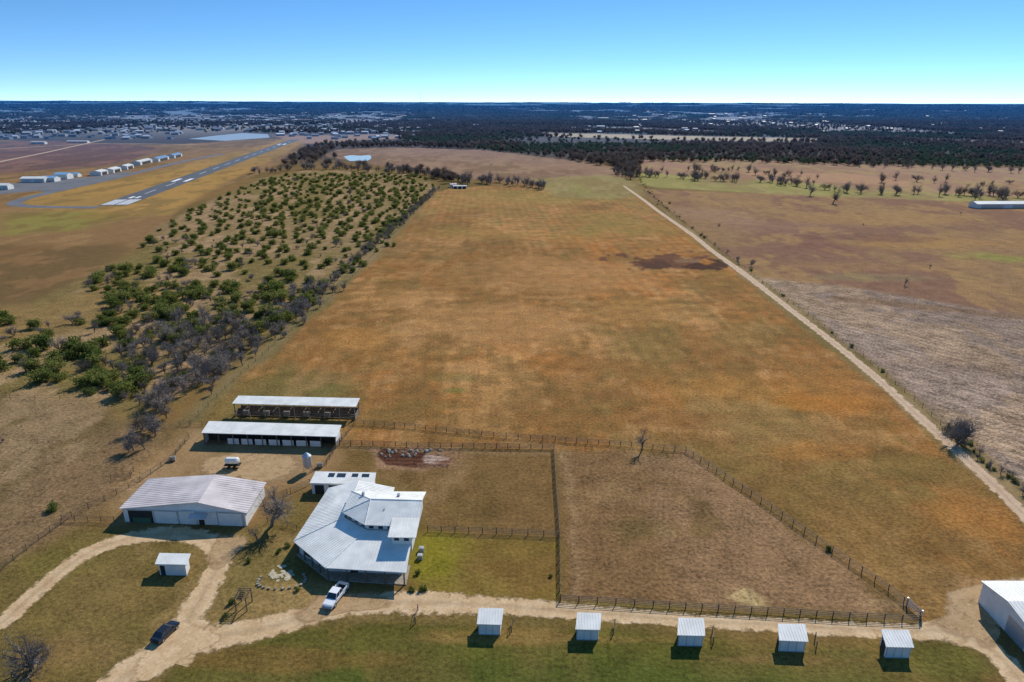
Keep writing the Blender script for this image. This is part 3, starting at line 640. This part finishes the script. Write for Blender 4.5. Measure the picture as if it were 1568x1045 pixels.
for dx in (0,1.8): mb.box((c.x+dx,c.y+1.2,2.55),(.1,2.8,.14))
mb.obj('slats',M['wood'],g)
g=group('farm_gate'); mb=MB(); a=S(1388,928); b_=S(1410,948)
for p in (a,b_): mb.tube((p.x,p.y,0),(p.x,p.y,1.7),.13,.13,6,True)
for zz in (.4,.8,1.2,1.6): mb.tube((a.x,a.y,zz),(b_.x,b_.y,zz),.05,.05,5)
mb.obj('bars',M['steel'],g)
mb=MB()
for k in range(70):
    u=rnd.uniform(414,450); v=rnd.uniform(864,894); 
    if abs(u-432)/20+abs(v-879)/16>1: continue
    c=S(u,v); n=rnd.choice((5,6)); r=rnd.uniform(.35,.6); mb.slab([(c.x+r*math.cos(6.283*i/n+k)*rnd.uniform(.8,1.1),c.y+r*math.sin(6.283*i/n+k)*rnd.uniform(.8,1.1),.05+k*.0008) for i in range(n)],.05)
mb.obj('flagstone_patio',M['stone'])
mb=MB()
for k in range(16):
    tt=k/15; c=S(400+60*tt-18*math.sin(tt*6),880+20*math.sin(tt*3.1)+ (1-tt)*5)
    mb.box((c.x,c.y,.14),(rnd.uniform(.3,.6),rnd.uniform(.3,.5),.3),rnd.uniform(0,3))
mb.obj('garden_boulders',M['scrub'])
mb=MB()
for k in range(26):
    c=S(rnd.uniform(582,680),rnd.uniform(690,700)); r=rnd.uniform(.25,.6)
    mb.loft([[(c.x+r*s_*math.cos(a_*.898)*rnd.uniform(.8,1.2),c.y+r*s_*math.sin(a_*.898)*rnd.uniform(.8,1.2),zz*r) for a_ in range(7)] for s_,zz in ((1,0),(.85,.5),(.4,.85))])
mb.obj('rubble_pile',M['scrub'])
g=group('feed_silo'); c=S(472,722); mb=MB()
mb.tube((c.x,c.y,1.6),(c.x,c.y,4.0),1.0,1.0,16,True); mb.tube((c.x,c.y,4.0),(c.x,c.y,4.8),1.05,.15,16,True); mb.tube((c.x,c.y,.6),(c.x,c.y,1.6),.2,1.0,16); mb.obj('bin',M['steel'],g)
mb=MB()
for k in range(4): a=math.pi/4+k*math.pi/2; mb.tube((c.x+1.0*math.cos(a),c.y+1.0*math.sin(a),0),(c.x+.95*math.cos(a),c.y+.95*math.sin(a),2),.06,.06,5)
mb.obj('legs',M['steel'],g)
g=group('water_tank_trailer'); c=S(357,716); mb=MB(); rings=[]
for x,r in ((-1.6,.3),(-1.5,.65),(-1.2,.85),(1.2,.85),(1.5,.65),(1.6,.3)): rings.append([(c.x+x,c.y+r*math.cos(a*.5236),1.8+r*.9*math.sin(a*.5236)) for a in range(12)])
mb.loft(rings); mb.obj('tank',M['wall'],g); mb=MB(); mb.box((c.x,c.y,.8),(3.6,1.5,.15)); 
for dx in (-.6,.6):
    for dy in (-.95,.95): mb.tube((c.x+dx,c.y+dy-.1,.4),(c.x+dx,c.y+dy+.1,.4),.4,.4,12,True)
mb.obj('chassis',M['tire'],g)
mb=MB()
for u,v in ((265,706),(490,716)):
    c=S(u,v); mb.tube((c.x-.6,c.y,.6),(c.x+.6,c.y+.2,.6),.6,.6,12,True)
mb.obj('round_hay_bales',M['scrub'])
# ------------------------------------------------------------------ vehicles
def vehicle(name,front,rear,paint,truck):
    g=group(name); a=S(*rear); b_=S(*front); d=(b_-a); c=(a+b_)/2; T=Matrix.Translation((c.x,c.y,.06))@Matrix.Rotation(math.atan2(d.y,d.x),4,'Z')
    pm,nt,bs=newmat(name+'_paint'); bs.inputs['Base Color'].default_value=(*paint,1); bs.inputs['Roughness'].default_value=.3; bs.inputs['Coat Weight'].default_value=.4
    def out(mb,n,m): mb.xform(T); o=mb.obj(n,m,g); return o
    def ring(x,w,z0,z1): return [(x,-w*.93,z0),(x,-w,z0+.2),(x,-w,z1-.18),(x,-w*.9,z1),(x,w*.9,z1),(x,w,z1-.18),(x,w,z0+.2),(x,w*.93,z0)]
    if truck:
        Ln=2.95
        mb=MB(); mb.loft([ring(-.95,.98,.42,1.22),ring(1.3,.98,.42,1.2),ring(1.8,.98,.42,1.16),ring(2.7,.95,.45,1.06),ring(2.9,.88,.5,.95)])
        for s in (-1,1): mb.box((-1.95,s*.93,.82),(2.0,.1,.8))
        mb.box((-2.93,0,.82),(.08,1.9,.8)); mb.box((-1.94,0,.58),(1.96,1.75,.1))
        out(mb,'body',pm)
        cab=((-.9,1.45,.9),(-.7,.75,.76)); zt=1.86; zb=1.19
    else:
        Ln=2.35
        mb=MB(); mb.loft([ring(-2.35,.8,.4,.85),ring(-2.2,.88,.3,.98),ring(-1.2,.92,.25,1.0),ring(.9,.92,.25,.96),ring(1.7,.9,.27,.86),ring(2.2,.84,.3,.74),ring(2.35,.7,.38,.62)]); out(mb,'body',pm)
        cab=((-1.75,1.15,.82),(-1.15,.35,.66)); zt=1.44; zb=.94
    (x0,x1,wb),(x2,x3,wt)=cab
    mb=MB(); mb.add([(x0,-wb,zb),(x1,-wb,zb),(x1,wb,zb),(x0,wb,zb),(x2,-wt,zt),(x3,-wt,zt),(x3,wt,zt),(x2,wt,zt)],[(0,1,5,4),(1,2,6,5),(2,3,7,6),(3,0,4,7),(4,5,6,7)]); out(mb,'glass',M['glass'])
    mb=MB(); mb.slab([(x2-.03,-wt-.02,zt+.04),(x3+.04,-wt-.02,zt+.04),(x3+.04,wt+.02,zt+.04),(x2-.03,wt+.02,zt+.04)],.06)
    for s in (-1,1):
        for f0 in (0,.48,1): mb.tube((x0+(x1-x0)*f0,s*wb,zb),(x2+(x3-x2)*f0,s*wt,zt),.05,.045,5)
        mb.box((x1-.25,s*(wb+.15),zb+.08),(.15,.2,.14))
    out(mb,'roof',pm)
    mb=MB(); wx=1.85 if truck else 1.45; r=.42 if truck else .33; w=.95 if truck else .86
    for x in (-wx,wx):
        for s in (-1,1): mb.tube((x,s*(w-.2),r-.06),(x,s*(w+.05),r-.06),r,r,18,True)
    out(mb,'wheels',M['tire'])
    mb=MB()
    for x in (-wx,wx):
        for s in (-1,1): mb.tube((x,s*(w+.05),r-.06),(x,s*(w+.065),r-.06),r*.6,r*.5,12,True)
    if truck: mb.box((2.95,0,.55),(.15,1.85,.22)); mb.box((-3.05,0,.5),(.15,1.85,.2))
    for s in (-1,1): mb.box((Ln-.06,s*.65,.8 if truck else .64),(.12,.34,.14))
    out(mb,'trim_and_lamps',M['steel'])
    if truck: mb=MB(); mb.box((-1.94,0,.645),(1.9,1.7,.02)); out(mb,'bed_liner',M['tire'])
vehicle('pickup_truck',(504.5,931),(524,905),(.8,.8,.8),True)
vehicle('dark_sedan',(266,961),(242,984),(.012,.014,.02),False)
# ------------------------------------------------------------------ trees
def skeleton(rg,h,levels,kids,r0,spread=.6,trunks=1,up=.25):
    segs=[];tips=[]
    def grow(p,d,L,r,lv):
        n=3; pts=[(p,r)]
        for i in range(n):
            d=(d+Vector((rg.gauss(0,.16),rg.gauss(0,.16),rg.gauss(0,.1)+up*.12))).normalized(); p2=p+d*(L/n); r2=r*(1-.25*(i+1)/n) if i<n-1 or lv<levels else r*.3
            segs.append((p,p2,pts[-1][1],r2,lv)); p=p2; pts.append((p,r2))
        if lv<levels:
            for k in range(kids[lv]):
                t_=rg.uniform(.35,1) if k else 1; i=min(int(t_*n),n); q,rr=pts[i]
                ax=d.orthogonal().normalized(); ax=Matrix.Rotation(rg.uniform(0,6.28),3,d)@ax
                nd=Matrix.Rotation(rg.uniform(.35,.95)*spread/.6,3,ax)@d; nd=(nd+Vector((0,0,up))).normalized()
                grow(q,nd,L*rg.uniform(.55,.82),rr*.62,lv+1)
        else: tips.append(p)
    for k in range(trunks):
        a=rg.uniform(0,6.28); s=0 if trunks==1 else .5
        grow(Vector((0,0,-.1)),Vector((s*math.cos(a),s*math.sin(a),1)).normalized(),h*.36,r0,0)
    return segs,tips
def segmesh(segs,mb,minr=.012):
    for a,b_,r,r2,lv in segs: mb.tube(a,b_,max(r,minr),max(r2,minr*.8),6 if lv==0 else (4 if lv==1 else 3))
def twigs(mb,rg,tips,n,L,w):
    for p in tips:
        for k in range(n):
            d=Vector((rg.gauss(0,1),rg.gauss(0,1),rg.gauss(.5,.8))).normalized()*L*rg.uniform(.5,1.2); q=p+Vector((rg.gauss(0,.25),rg.gauss(0,.25),rg.gauss(0,.25)))*L
            s=d.orthogonal().normalized()*w; mb.add([q-s,q+s,q+d],[(0,1,2)])
def leaves(mb,rg,tips,n,rad,size):
    for p in tips:
        k0=rg.uniform(.5,1.3)
        for k in range(int(n*k0)):
            q=p+Vector((rg.gauss(0,rad),rg.gauss(0,rad),rg.gauss(0,rad*.6))); a=Vector((rg.gauss(0,1),rg.gauss(0,1),rg.gauss(0,1))).normalized(); b_=a.orthogonal().normalized()
            c_=a.cross(b_); s=size*rg.uniform(.6,1.3); mb.add([q-b_*s,q-c_*s*.6,q+b_*s,q+c_*s*.6],[(0,1,2,3)])
def finish(name,parts,coll):
    big=MB(); idx=[]
    for k,(mb,mt) in enumerate(parts): big.add(mb.v,mb.f); idx+=[k]*len(mb.f)
    me=bpy.data.meshes.new(name); me.from_pydata(big.v,[],big.f)
    for mb,mt in parts: me.materials.append(mt)
    me.polygons.foreach_set('material_index',idx); me.update()
    o=bpy.data.objects.new(name,me); coll.objects.link(o); return o
def pcoll(n): return bpy.data.collections.new(n)
cg,cb,cfb,cfg,ccl=pcoll('p_mesq'),pcoll('p_bare'),pcoll('p_farb'),pcoll('p_farg'),pcoll('p_clump')
def mk_green(seed,coll,n=11):
    rg=random.Random(seed); s,t_=skeleton(rg,3.8,3,(4,4,3),.13,.8,rg.choice((2,3)),.10); mb=MB(); segmesh([x for x in s if x[4]<3],mb,.02); ml=MB(); leaves(ml,rg,t_,n,.42,.23); return finish('mesquite',[(mb,M['bark']),(ml,M['leaf'])],coll)
for k in range(5): mk_green(100+k,cg)
def mk_bare(seed,coll,h=7,kids=(5,5,4),tw=5,name='bare_tree',trunks=1,w=.022,r0=None,spread=.6):
    rg=random.Random(seed); s,t_=skeleton(rg,h,3,kids,r0 or h*.028,spread,trunks,.22); mb=MB(); segmesh(s,mb,.018); mt=MB(); twigs(mt,rg,t_,tw,h*.13,w); return finish(name,[(mb,M['bark']),(mt,M['twig'])],coll)
for k in range(5): mk_bare(200+k,cb,tw=6,w=.028,trunks=1+k%2)
for k in range(4):
    rg=random.Random(300+k); s,t_=skeleton(rg,9,2,(5,4),.25,.6,1,.25); mb=MB(); segmesh([x for x in s if x[4]<2],mb,.05); ml=MB(); twigs(ml,rg,t_,11,2.4,.2); leaves(ml,rg,t_,6,1.1,.55); finish('far_bare',[(mb,M['twig_far']),(ml,M['twig_far'])],cfb)
    rg=random.Random(340+k); s,t_=skeleton(rg,8,2,(5,4),.25,.6,1,.2); ml=MB(); segmesh([x for x in s if x[4]<2],ml,.05); leaves(ml,rg,t_,13,1.0,.65); finish('far_green',[(ml,M['leaf_far'])],cfg)
for k in range(4):
    rg=random.Random(360+k); ml=MB()
    tips=[Vector((rg.gauss(0,24),rg.gauss(0,16),rg.uniform(2,9))) for _ in range(60)]; leaves(ml,rg,tips,8,3.4,2.8); finish('clump',[(ml,M['twig_far'] if k%2 else M['leaf_far'])],ccl)
def scatter(name,pts,scl,coll):
    pts=np.asarray(pts,dtype=np.float32); n=len(pts)
    me=bpy.data.meshes.new(name); me.vertices.add(n); me.vertices.foreach_set('co',pts.ravel())
    sc=np.asarray(scl,dtype=np.float32); 
    if sc.ndim==1: sc=np.stack([sc,sc,sc],1)
    rr=np.zeros((n,3),np.float32); rr[:,2]=np.random.RandomState(n).uniform(0,6.28,n)
    a=me.attributes.new('scl','FLOAT_VECTOR','POINT'); a.data.foreach_set('vector',sc.ravel())
    a=me.attributes.new('rot','FLOAT_VECTOR','POINT'); a.data.foreach_set('vector',rr.ravel())
    o=bpy.data.objects.new(name,me); scene.collection.objects.link(o)
    ng=bpy.data.node_groups.new(name+'_nodes','GeometryNodeTree')
    ng.interface.new_socket('Geometry',in_out='INPUT',socket_type='NodeSocketGeometry'); ng.interface.new_socket('Geometry',in_out='OUTPUT',socket_type='NodeSocketGeometry')
    N_=ng.nodes; i=N_.new('NodeGroupInput'); oo=N_.new('NodeGroupOutput'); ip=N_.new('GeometryNodeInstanceOnPoints'); ci=N_.new('GeometryNodeCollectionInfo')
    ci.inputs['Collection'].default_value=coll; ci.inputs['Separate Children'].default_value=True; ci.inputs['Reset Children'].default_value=True
    ip.inputs['Pick Instance'].default_value=True
    for nm,sk in (('scl','Scale'),('rot','Rotation')):
        na=N_.new('GeometryNodeInputNamedAttribute'); na.data_type='FLOAT_VECTOR'; na.inputs['Name'].default_value=nm; ng.links.new(na.outputs[0],ip.inputs[sk])
    ng.links.new(i.outputs[0],ip.inputs['Points']); ng.links.new(ci.outputs[0],ip.inputs['Instance']); ng.links.new(ip.outputs[0],oo.inputs[0])
    md=o.modifiers.new('scatter','NODES'); md.node_group=ng; return o
rs=np.random.RandomState(3)
def fill(poly,space,jit=.42,dens=None,seed=0):
    P=wp(poly); xs=[p[0] for p in P]; ys=[p[1] for p in P]
    gx,gy=np.meshgrid(np.arange(min(xs),max(xs),space),np.arange(min(ys),max(ys),space)); gx=gx.ravel(); gy=gy.ravel()
    gx=gx+rs.uniform(-jit,jit,gx.size)*space; gy=gy+rs.uniform(-jit,jit,gx.size)*space
    k=(sdf(gx,gy,P)<0)&(np.abs(gx)<1.3*(gy+60))
    gx,gy=gx[k],gy[k]
    if dens is not None: k=rs.uniform(0,1,gx.size)<dens(gx,gy); gx,gy=gx[k],gy[k]
    return gx,gy
def z0(gx,gy): return np.stack([gx,gy,zground(gx,gy)],1)
def linepts(pts,space,jit):
    P=[S(u,v) for u,v in pts]; out=[]
    for i in range(len(P)-1):
        n=max(1,int((P[i+1]-P[i]).length/space))
        for k in range(n): p=P[i].lerp(P[i+1],(k+rnd.random())/n); out.append((p.x+rnd.gauss(0,jit),p.y+rnd.gauss(0,jit),0))
    return np.array(out)
up_=[(440,268),(560,264),(650,272),(668,290),(640,318),(580,378),(520,425),(430,410),(330,400),(250,395),(215,382),(240,350),(330,305),(400,277)]
lo_=[(130,425),(215,395),(330,405),(430,415),(515,430),(430,500),(330,560),(250,570),(215,560),(130,540),(60,500),(150,470)]
ll_=[(-150,485),(20,485),(60,495),(130,530),(225,560),(215,640),(130,605),(60,592),(-150,600)]
g1=fill(up_,9.5,.42,lambda x,y:.55+np.clip((fbm(x,y,60,2,44)-.4)*3,0,.4)); g2=fill(lo_,6.2,.45,lambda x,y:np.clip((fbm(x,y,35,2,41)-.28)*3.8,0.15,.95)); g3=fill(ll_,6.5,.45,lambda x,y:np.clip((fbm(x,y,30,2,42)-.28)*3.8,.15,.9))
gx=np.concatenate([g1[0],g2[0],g3[0]]); gy=np.concatenate([g1[1],g2[1],g3[1]])
gs=np.concatenate([rs.uniform(.7,1.5,g1[0].size),rs.uniform(.8,1.8,g2[0].size),rs.uniform(.8,1.9,g3[0].size)])
isb=rs.uniform(0,1,gx.size)<np.where(gy<420,.22,.09)
scatter('mesquite_grove',z0(gx[~isb],gy[~isb]),np.stack([gs[~isb],gs[~isb],gs[~isb]*.85],1),cg)
scatter('bare_grove_shrubs',z0(gx[isb],gy[isb]),gs[isb]*.5,cb)
L1=linepts([(668,290),(610,345),(560,388),(500,440),(450,480)],2.4,1.8); L2=linepts([(500,440),(440,488),(380,530),(320,575),(262,628)],1.8,4.5); L3=linepts([(262,628),(225,672),(205,692)],3,2.0)
t1=fill([(200,520),(300,480),(370,490),(400,520),(330,575),(262,630),(205,630),(160,580)],4.2,.45,lambda x,y:.75+0*x)
th=np.concatenate([L1,L2,L3,z0(*t1)]); scatter('bare_thicket',th,rs.uniform(.5,1.05,len(th))*np.concatenate([np.full(len(L1),.7),np.full(len(L2)+len(L3)+t1[0].size,1.0)]),cb)
L4=linepts([(640,300),(560,385),(500,440),(420,500),(330,560),(250,610)],6,4); scatter('hedgerow_shrubs',L4,rs.uniform(.6,1.2,len(L4)),cg)
pg=fill([(-100,625),(180,640),(260,650),(180,740),(60,810),(-100,860)],9,.5,lambda x,y:.5+0*x); scatter('low_brush',z0(*pg),rs.uniform(.08,.22,pg[0].size),cb)
L5=np.concatenate([linepts([(975,268),(1000,300),(1022,322)],6,1.5),linepts([(1022,322),(1150,418)],22,1),linepts([(1150,418),(1345,563),(1440,648)],22,.8),linepts([(1440,650),(1500,700),(1580,760)],2.4,.9)])
scatter('fence_line_shrubs',L5,rs.uniform(.15,.42,len(L5)),cg)
L6=np.concatenate([linepts([(1440,650),(1500,700),(1580,762)],3,1),linepts([(985,292),(1150,418)],18,1)]); scatter('bare_shrubs',L6,rs.uniform(.2,.45,len(L6)),cb)
mid=np.concatenate([linepts([(685,276),(720,282),(760,280),(800,284),(838,290)],4,6),linepts([(560,262),(620,266),(690,274)],5,6),linepts([(960,268),(1010,272),(1100,276),(1200,282),(1240,288)],4.5,10),linepts([(1000,262),(1120,264),(1240,274)],8,14),linepts([(1240,288),(1300,296),(1420,300),(1568,306)],8,8),linepts([(1460,298),(1568,303)],4,7),
   linepts([(400,268),(440,262),(500,258),(560,262)],5,8),linepts([(960,276),(965,260),(955,250)],8,8),linepts([(1300,254),(1568,266)],12,10),linepts([(1330,275),(1568,286)],16,14)])
scatter('creek_trees',mid,rs.uniform(.9,2.0,len(mid)),cb)
gsh=fill([(1020,305),(1568,325),(1568,470),(1200,430),(1050,340)],120,.5); scatter('pasture_shrubs',z0(*gsh),rs.uniform(.15,.45,gsh[0].size),cb)
clear=[[(495,236),(520,228),(620,226),(740,230),(830,240),(930,256),(965,278),(840,286),(690,270),(560,254)],
 [(985,252),(1100,248),(1300,254),(1700,266),(1700,420),(990,420),(990,285)],[(-500,218),(60,216),(240,221),(345,219),(400,211),(470,214),(560,208),(590,214),(490,222),(400,268),(300,300),(-500,500)],
 [(820,203),(1000,207),(1260,213),(1250,219),(1000,214),(840,209)],[(880,195),(980,196),(1100,201),(1090,204),(920,200)],[(1370,211),(1568,218),(1568,223),(1400,217)],[(285,204),(420,204),(420,218),(285,218)],
 [(420,208),(600,206),(620,212),(470,220)],[(520,234),(575,234),(575,252),(520,252)]]
CW=[wp(c) for c in clear]
def woods(x,y):
    d=np.ones_like(x)
    for c in CW: d=np.where(sdf(x,y,c)<0,0,d)
    left=np.clip((-x/(y+1)-.08)*8,0,1)
    n=fbm(x,y*0.7,900,3,33); d=d*np.where((n>.55)&(y>1400),.14,1.0)
    return d*(1-left*.4)*np.clip(fbm(x,y,160,2,50)*3.2-.4,.25,1)
band=[(395,258),(420,245),(470,226),(500,220),(600,205),(-300,208),(-300,186),(1900,186),(1900,262),(1300,254),(985,248),(965,275),(935,256),(830,242),(740,230),(620,226),(520,229),(500,240),(560,256),(660,268),(700,272),(690,282),(640,270),(560,260),(480,256)]
bx,by=fill(band,12,.45,woods)
h=fbm(bx,by,250,2,60)+rs.uniform(-.15,.15,bx.size); k=h<.60
scatter('winter_woodland',z0(bx[k],by[k]),rs.uniform(.9,1.6,k.sum()),cfb); scatter('evergreen_woodland',z0(bx[~k],by[~k]),rs.uniform(.8,1.3,(~k).sum()),cfg)
v_=rs.uniform(159,190,11000); u_=rs.uniform(-220,1790,11000); yy=80/np.tan(np.radians(19.33)+np.arctan((v_-CY)/F)); xx=(u_-CX)/F*yy
k=rs.uniform(0,1,xx.size)<np.where((fbm(xx,yy*.7,900,3,33)>.55),.10,1)*np.where((xx<-.05*yy)&(yy<5500),.6,1); xx,yy=xx[k],yy[k]
s=np.clip(yy/3000,.8,5); sc=np.stack([s,s,np.clip(s*.6,.6,1.6)],1)*rs.uniform(.7,1.2,xx.size)[:,None]
scatter('distant_forest',z0(xx,yy),sc,ccl)
def hero(seed,u,v,h,kids=(6,5,5),tw=5,name='bare_tree',trunks=1,spread=.65):
    rg=random.Random(seed); o=mk_bare(seed,scene.collection,h,kids,tw,name,trunks,.022,None,spread); o.location=S(u,v); o.rotation_euler[2]=rg.uniform(0,6); return o
hero(1,416,806,13.5,spread=.75); hero(2,50,1024,9,trunks=2,spread=.85); hero(3,983,690,7.5,(4,4,4),4,spread=.4); hero(4,1468,680,9,trunks=3); hero(5,1478,672,7,trunks=2)
hero(6,222,688,7); hero(7,205,690,7); hero(8,238,668,7.5); hero(9,1385,438,6,(4,4,4),3); hero(10,393,828,5,(4,4,4),3)
hero(11,1275,312,18); hero(12,1350,298,15); hero(13,1240,300,16); hero(14,832,290,13); hero(15,1150,408,5)
def bush(u,v,s):
    o=bpy.data.objects.new('green_bush',cg.objects[rnd.randrange(5)].data); scene.collection.objects.link(o); o.location=S(u,v); o.scale=(s,s,s); o.rotation_euler[2]=rnd.uniform(0,6)
for u,v,s in ((80,782,.6),(455,905,.25),(1150,415,.5),(440,838,.3),(428,846,.3),(380,862,.25),(355,925,.3),(372,912,.3),(345,945,.25),(843,884,.2),(1268,843,.3),(648,905,.35),(640,880,.3),(1025,312,.6),(630,905,.3)): bush(u,v,s)
# ------------------------------------------------------------------ light, sky, camera
az=math.radians(28); el=math.radians(38)
to=Vector((math.sin(az)*math.cos(el),math.cos(az)*math.cos(el),math.sin(el)))
sl=bpy.data.lights.new('sun','SUN'); sl.energy=4.7; sl.angle=math.radians(.5); sl.color=(1,.955,.875)
so=bpy.data.objects.new('sun',sl); scene.collection.objects.link(so); so.rotation_euler=(-to).to_track_quat('-Z','Y').to_euler()
w=bpy.data.worlds.new('World'); scene.world=w; w.use_nodes=True; nt=w.node_tree; bg=nt.nodes['Background']
sk=nt.nodes.new('ShaderNodeTexSky'); sk.sky_type='NISHITA'; sk.sun_disc=False; sk.sun_elevation=el; sk.sun_rotation=az
sk.air_density=1.0; sk.dust_density=0.0; sk.ozone_density=2.5
tc=nt.nodes.new('ShaderNodeTexCoord'); mp=nt.nodes.new('ShaderNodeMapping'); mp.inputs['Scale'].default_value=(1,1,3.0); mp.inputs['Location'].default_value=(0,0,.09)
nt.links.new(tc.outputs['Generated'],mp.inputs[0]); nt.links.new(mp.outputs[0],sk.inputs[0])
hs=nt.nodes.new('ShaderNodeHueSaturation'); hs.inputs['Saturation'].default_value=1.22; hs.inputs['Value'].default_value=1.3; hs.inputs['Hue'].default_value=.496; nt.links.new(sk.outputs[0],hs.inputs['Color']); nt.links.new(hs.outputs[0],bg.inputs[0]); bg.inputs[1].default_value=.14
cam=bpy.data.cameras.new('camera'); cam.sensor_width=36; cam.lens=36*F/1568; cam.clip_end=120000; cam.clip_start=.5
co=bpy.data.objects.new('camera',cam); scene.collection.objects.link(co); co.location=(0,0,H); co.rotation_euler=R.to_euler(); scene.camera=co
scene.view_settings.view_transform='Standard'; scene.view_settings.look='None'; scene.view_settings.exposure=0
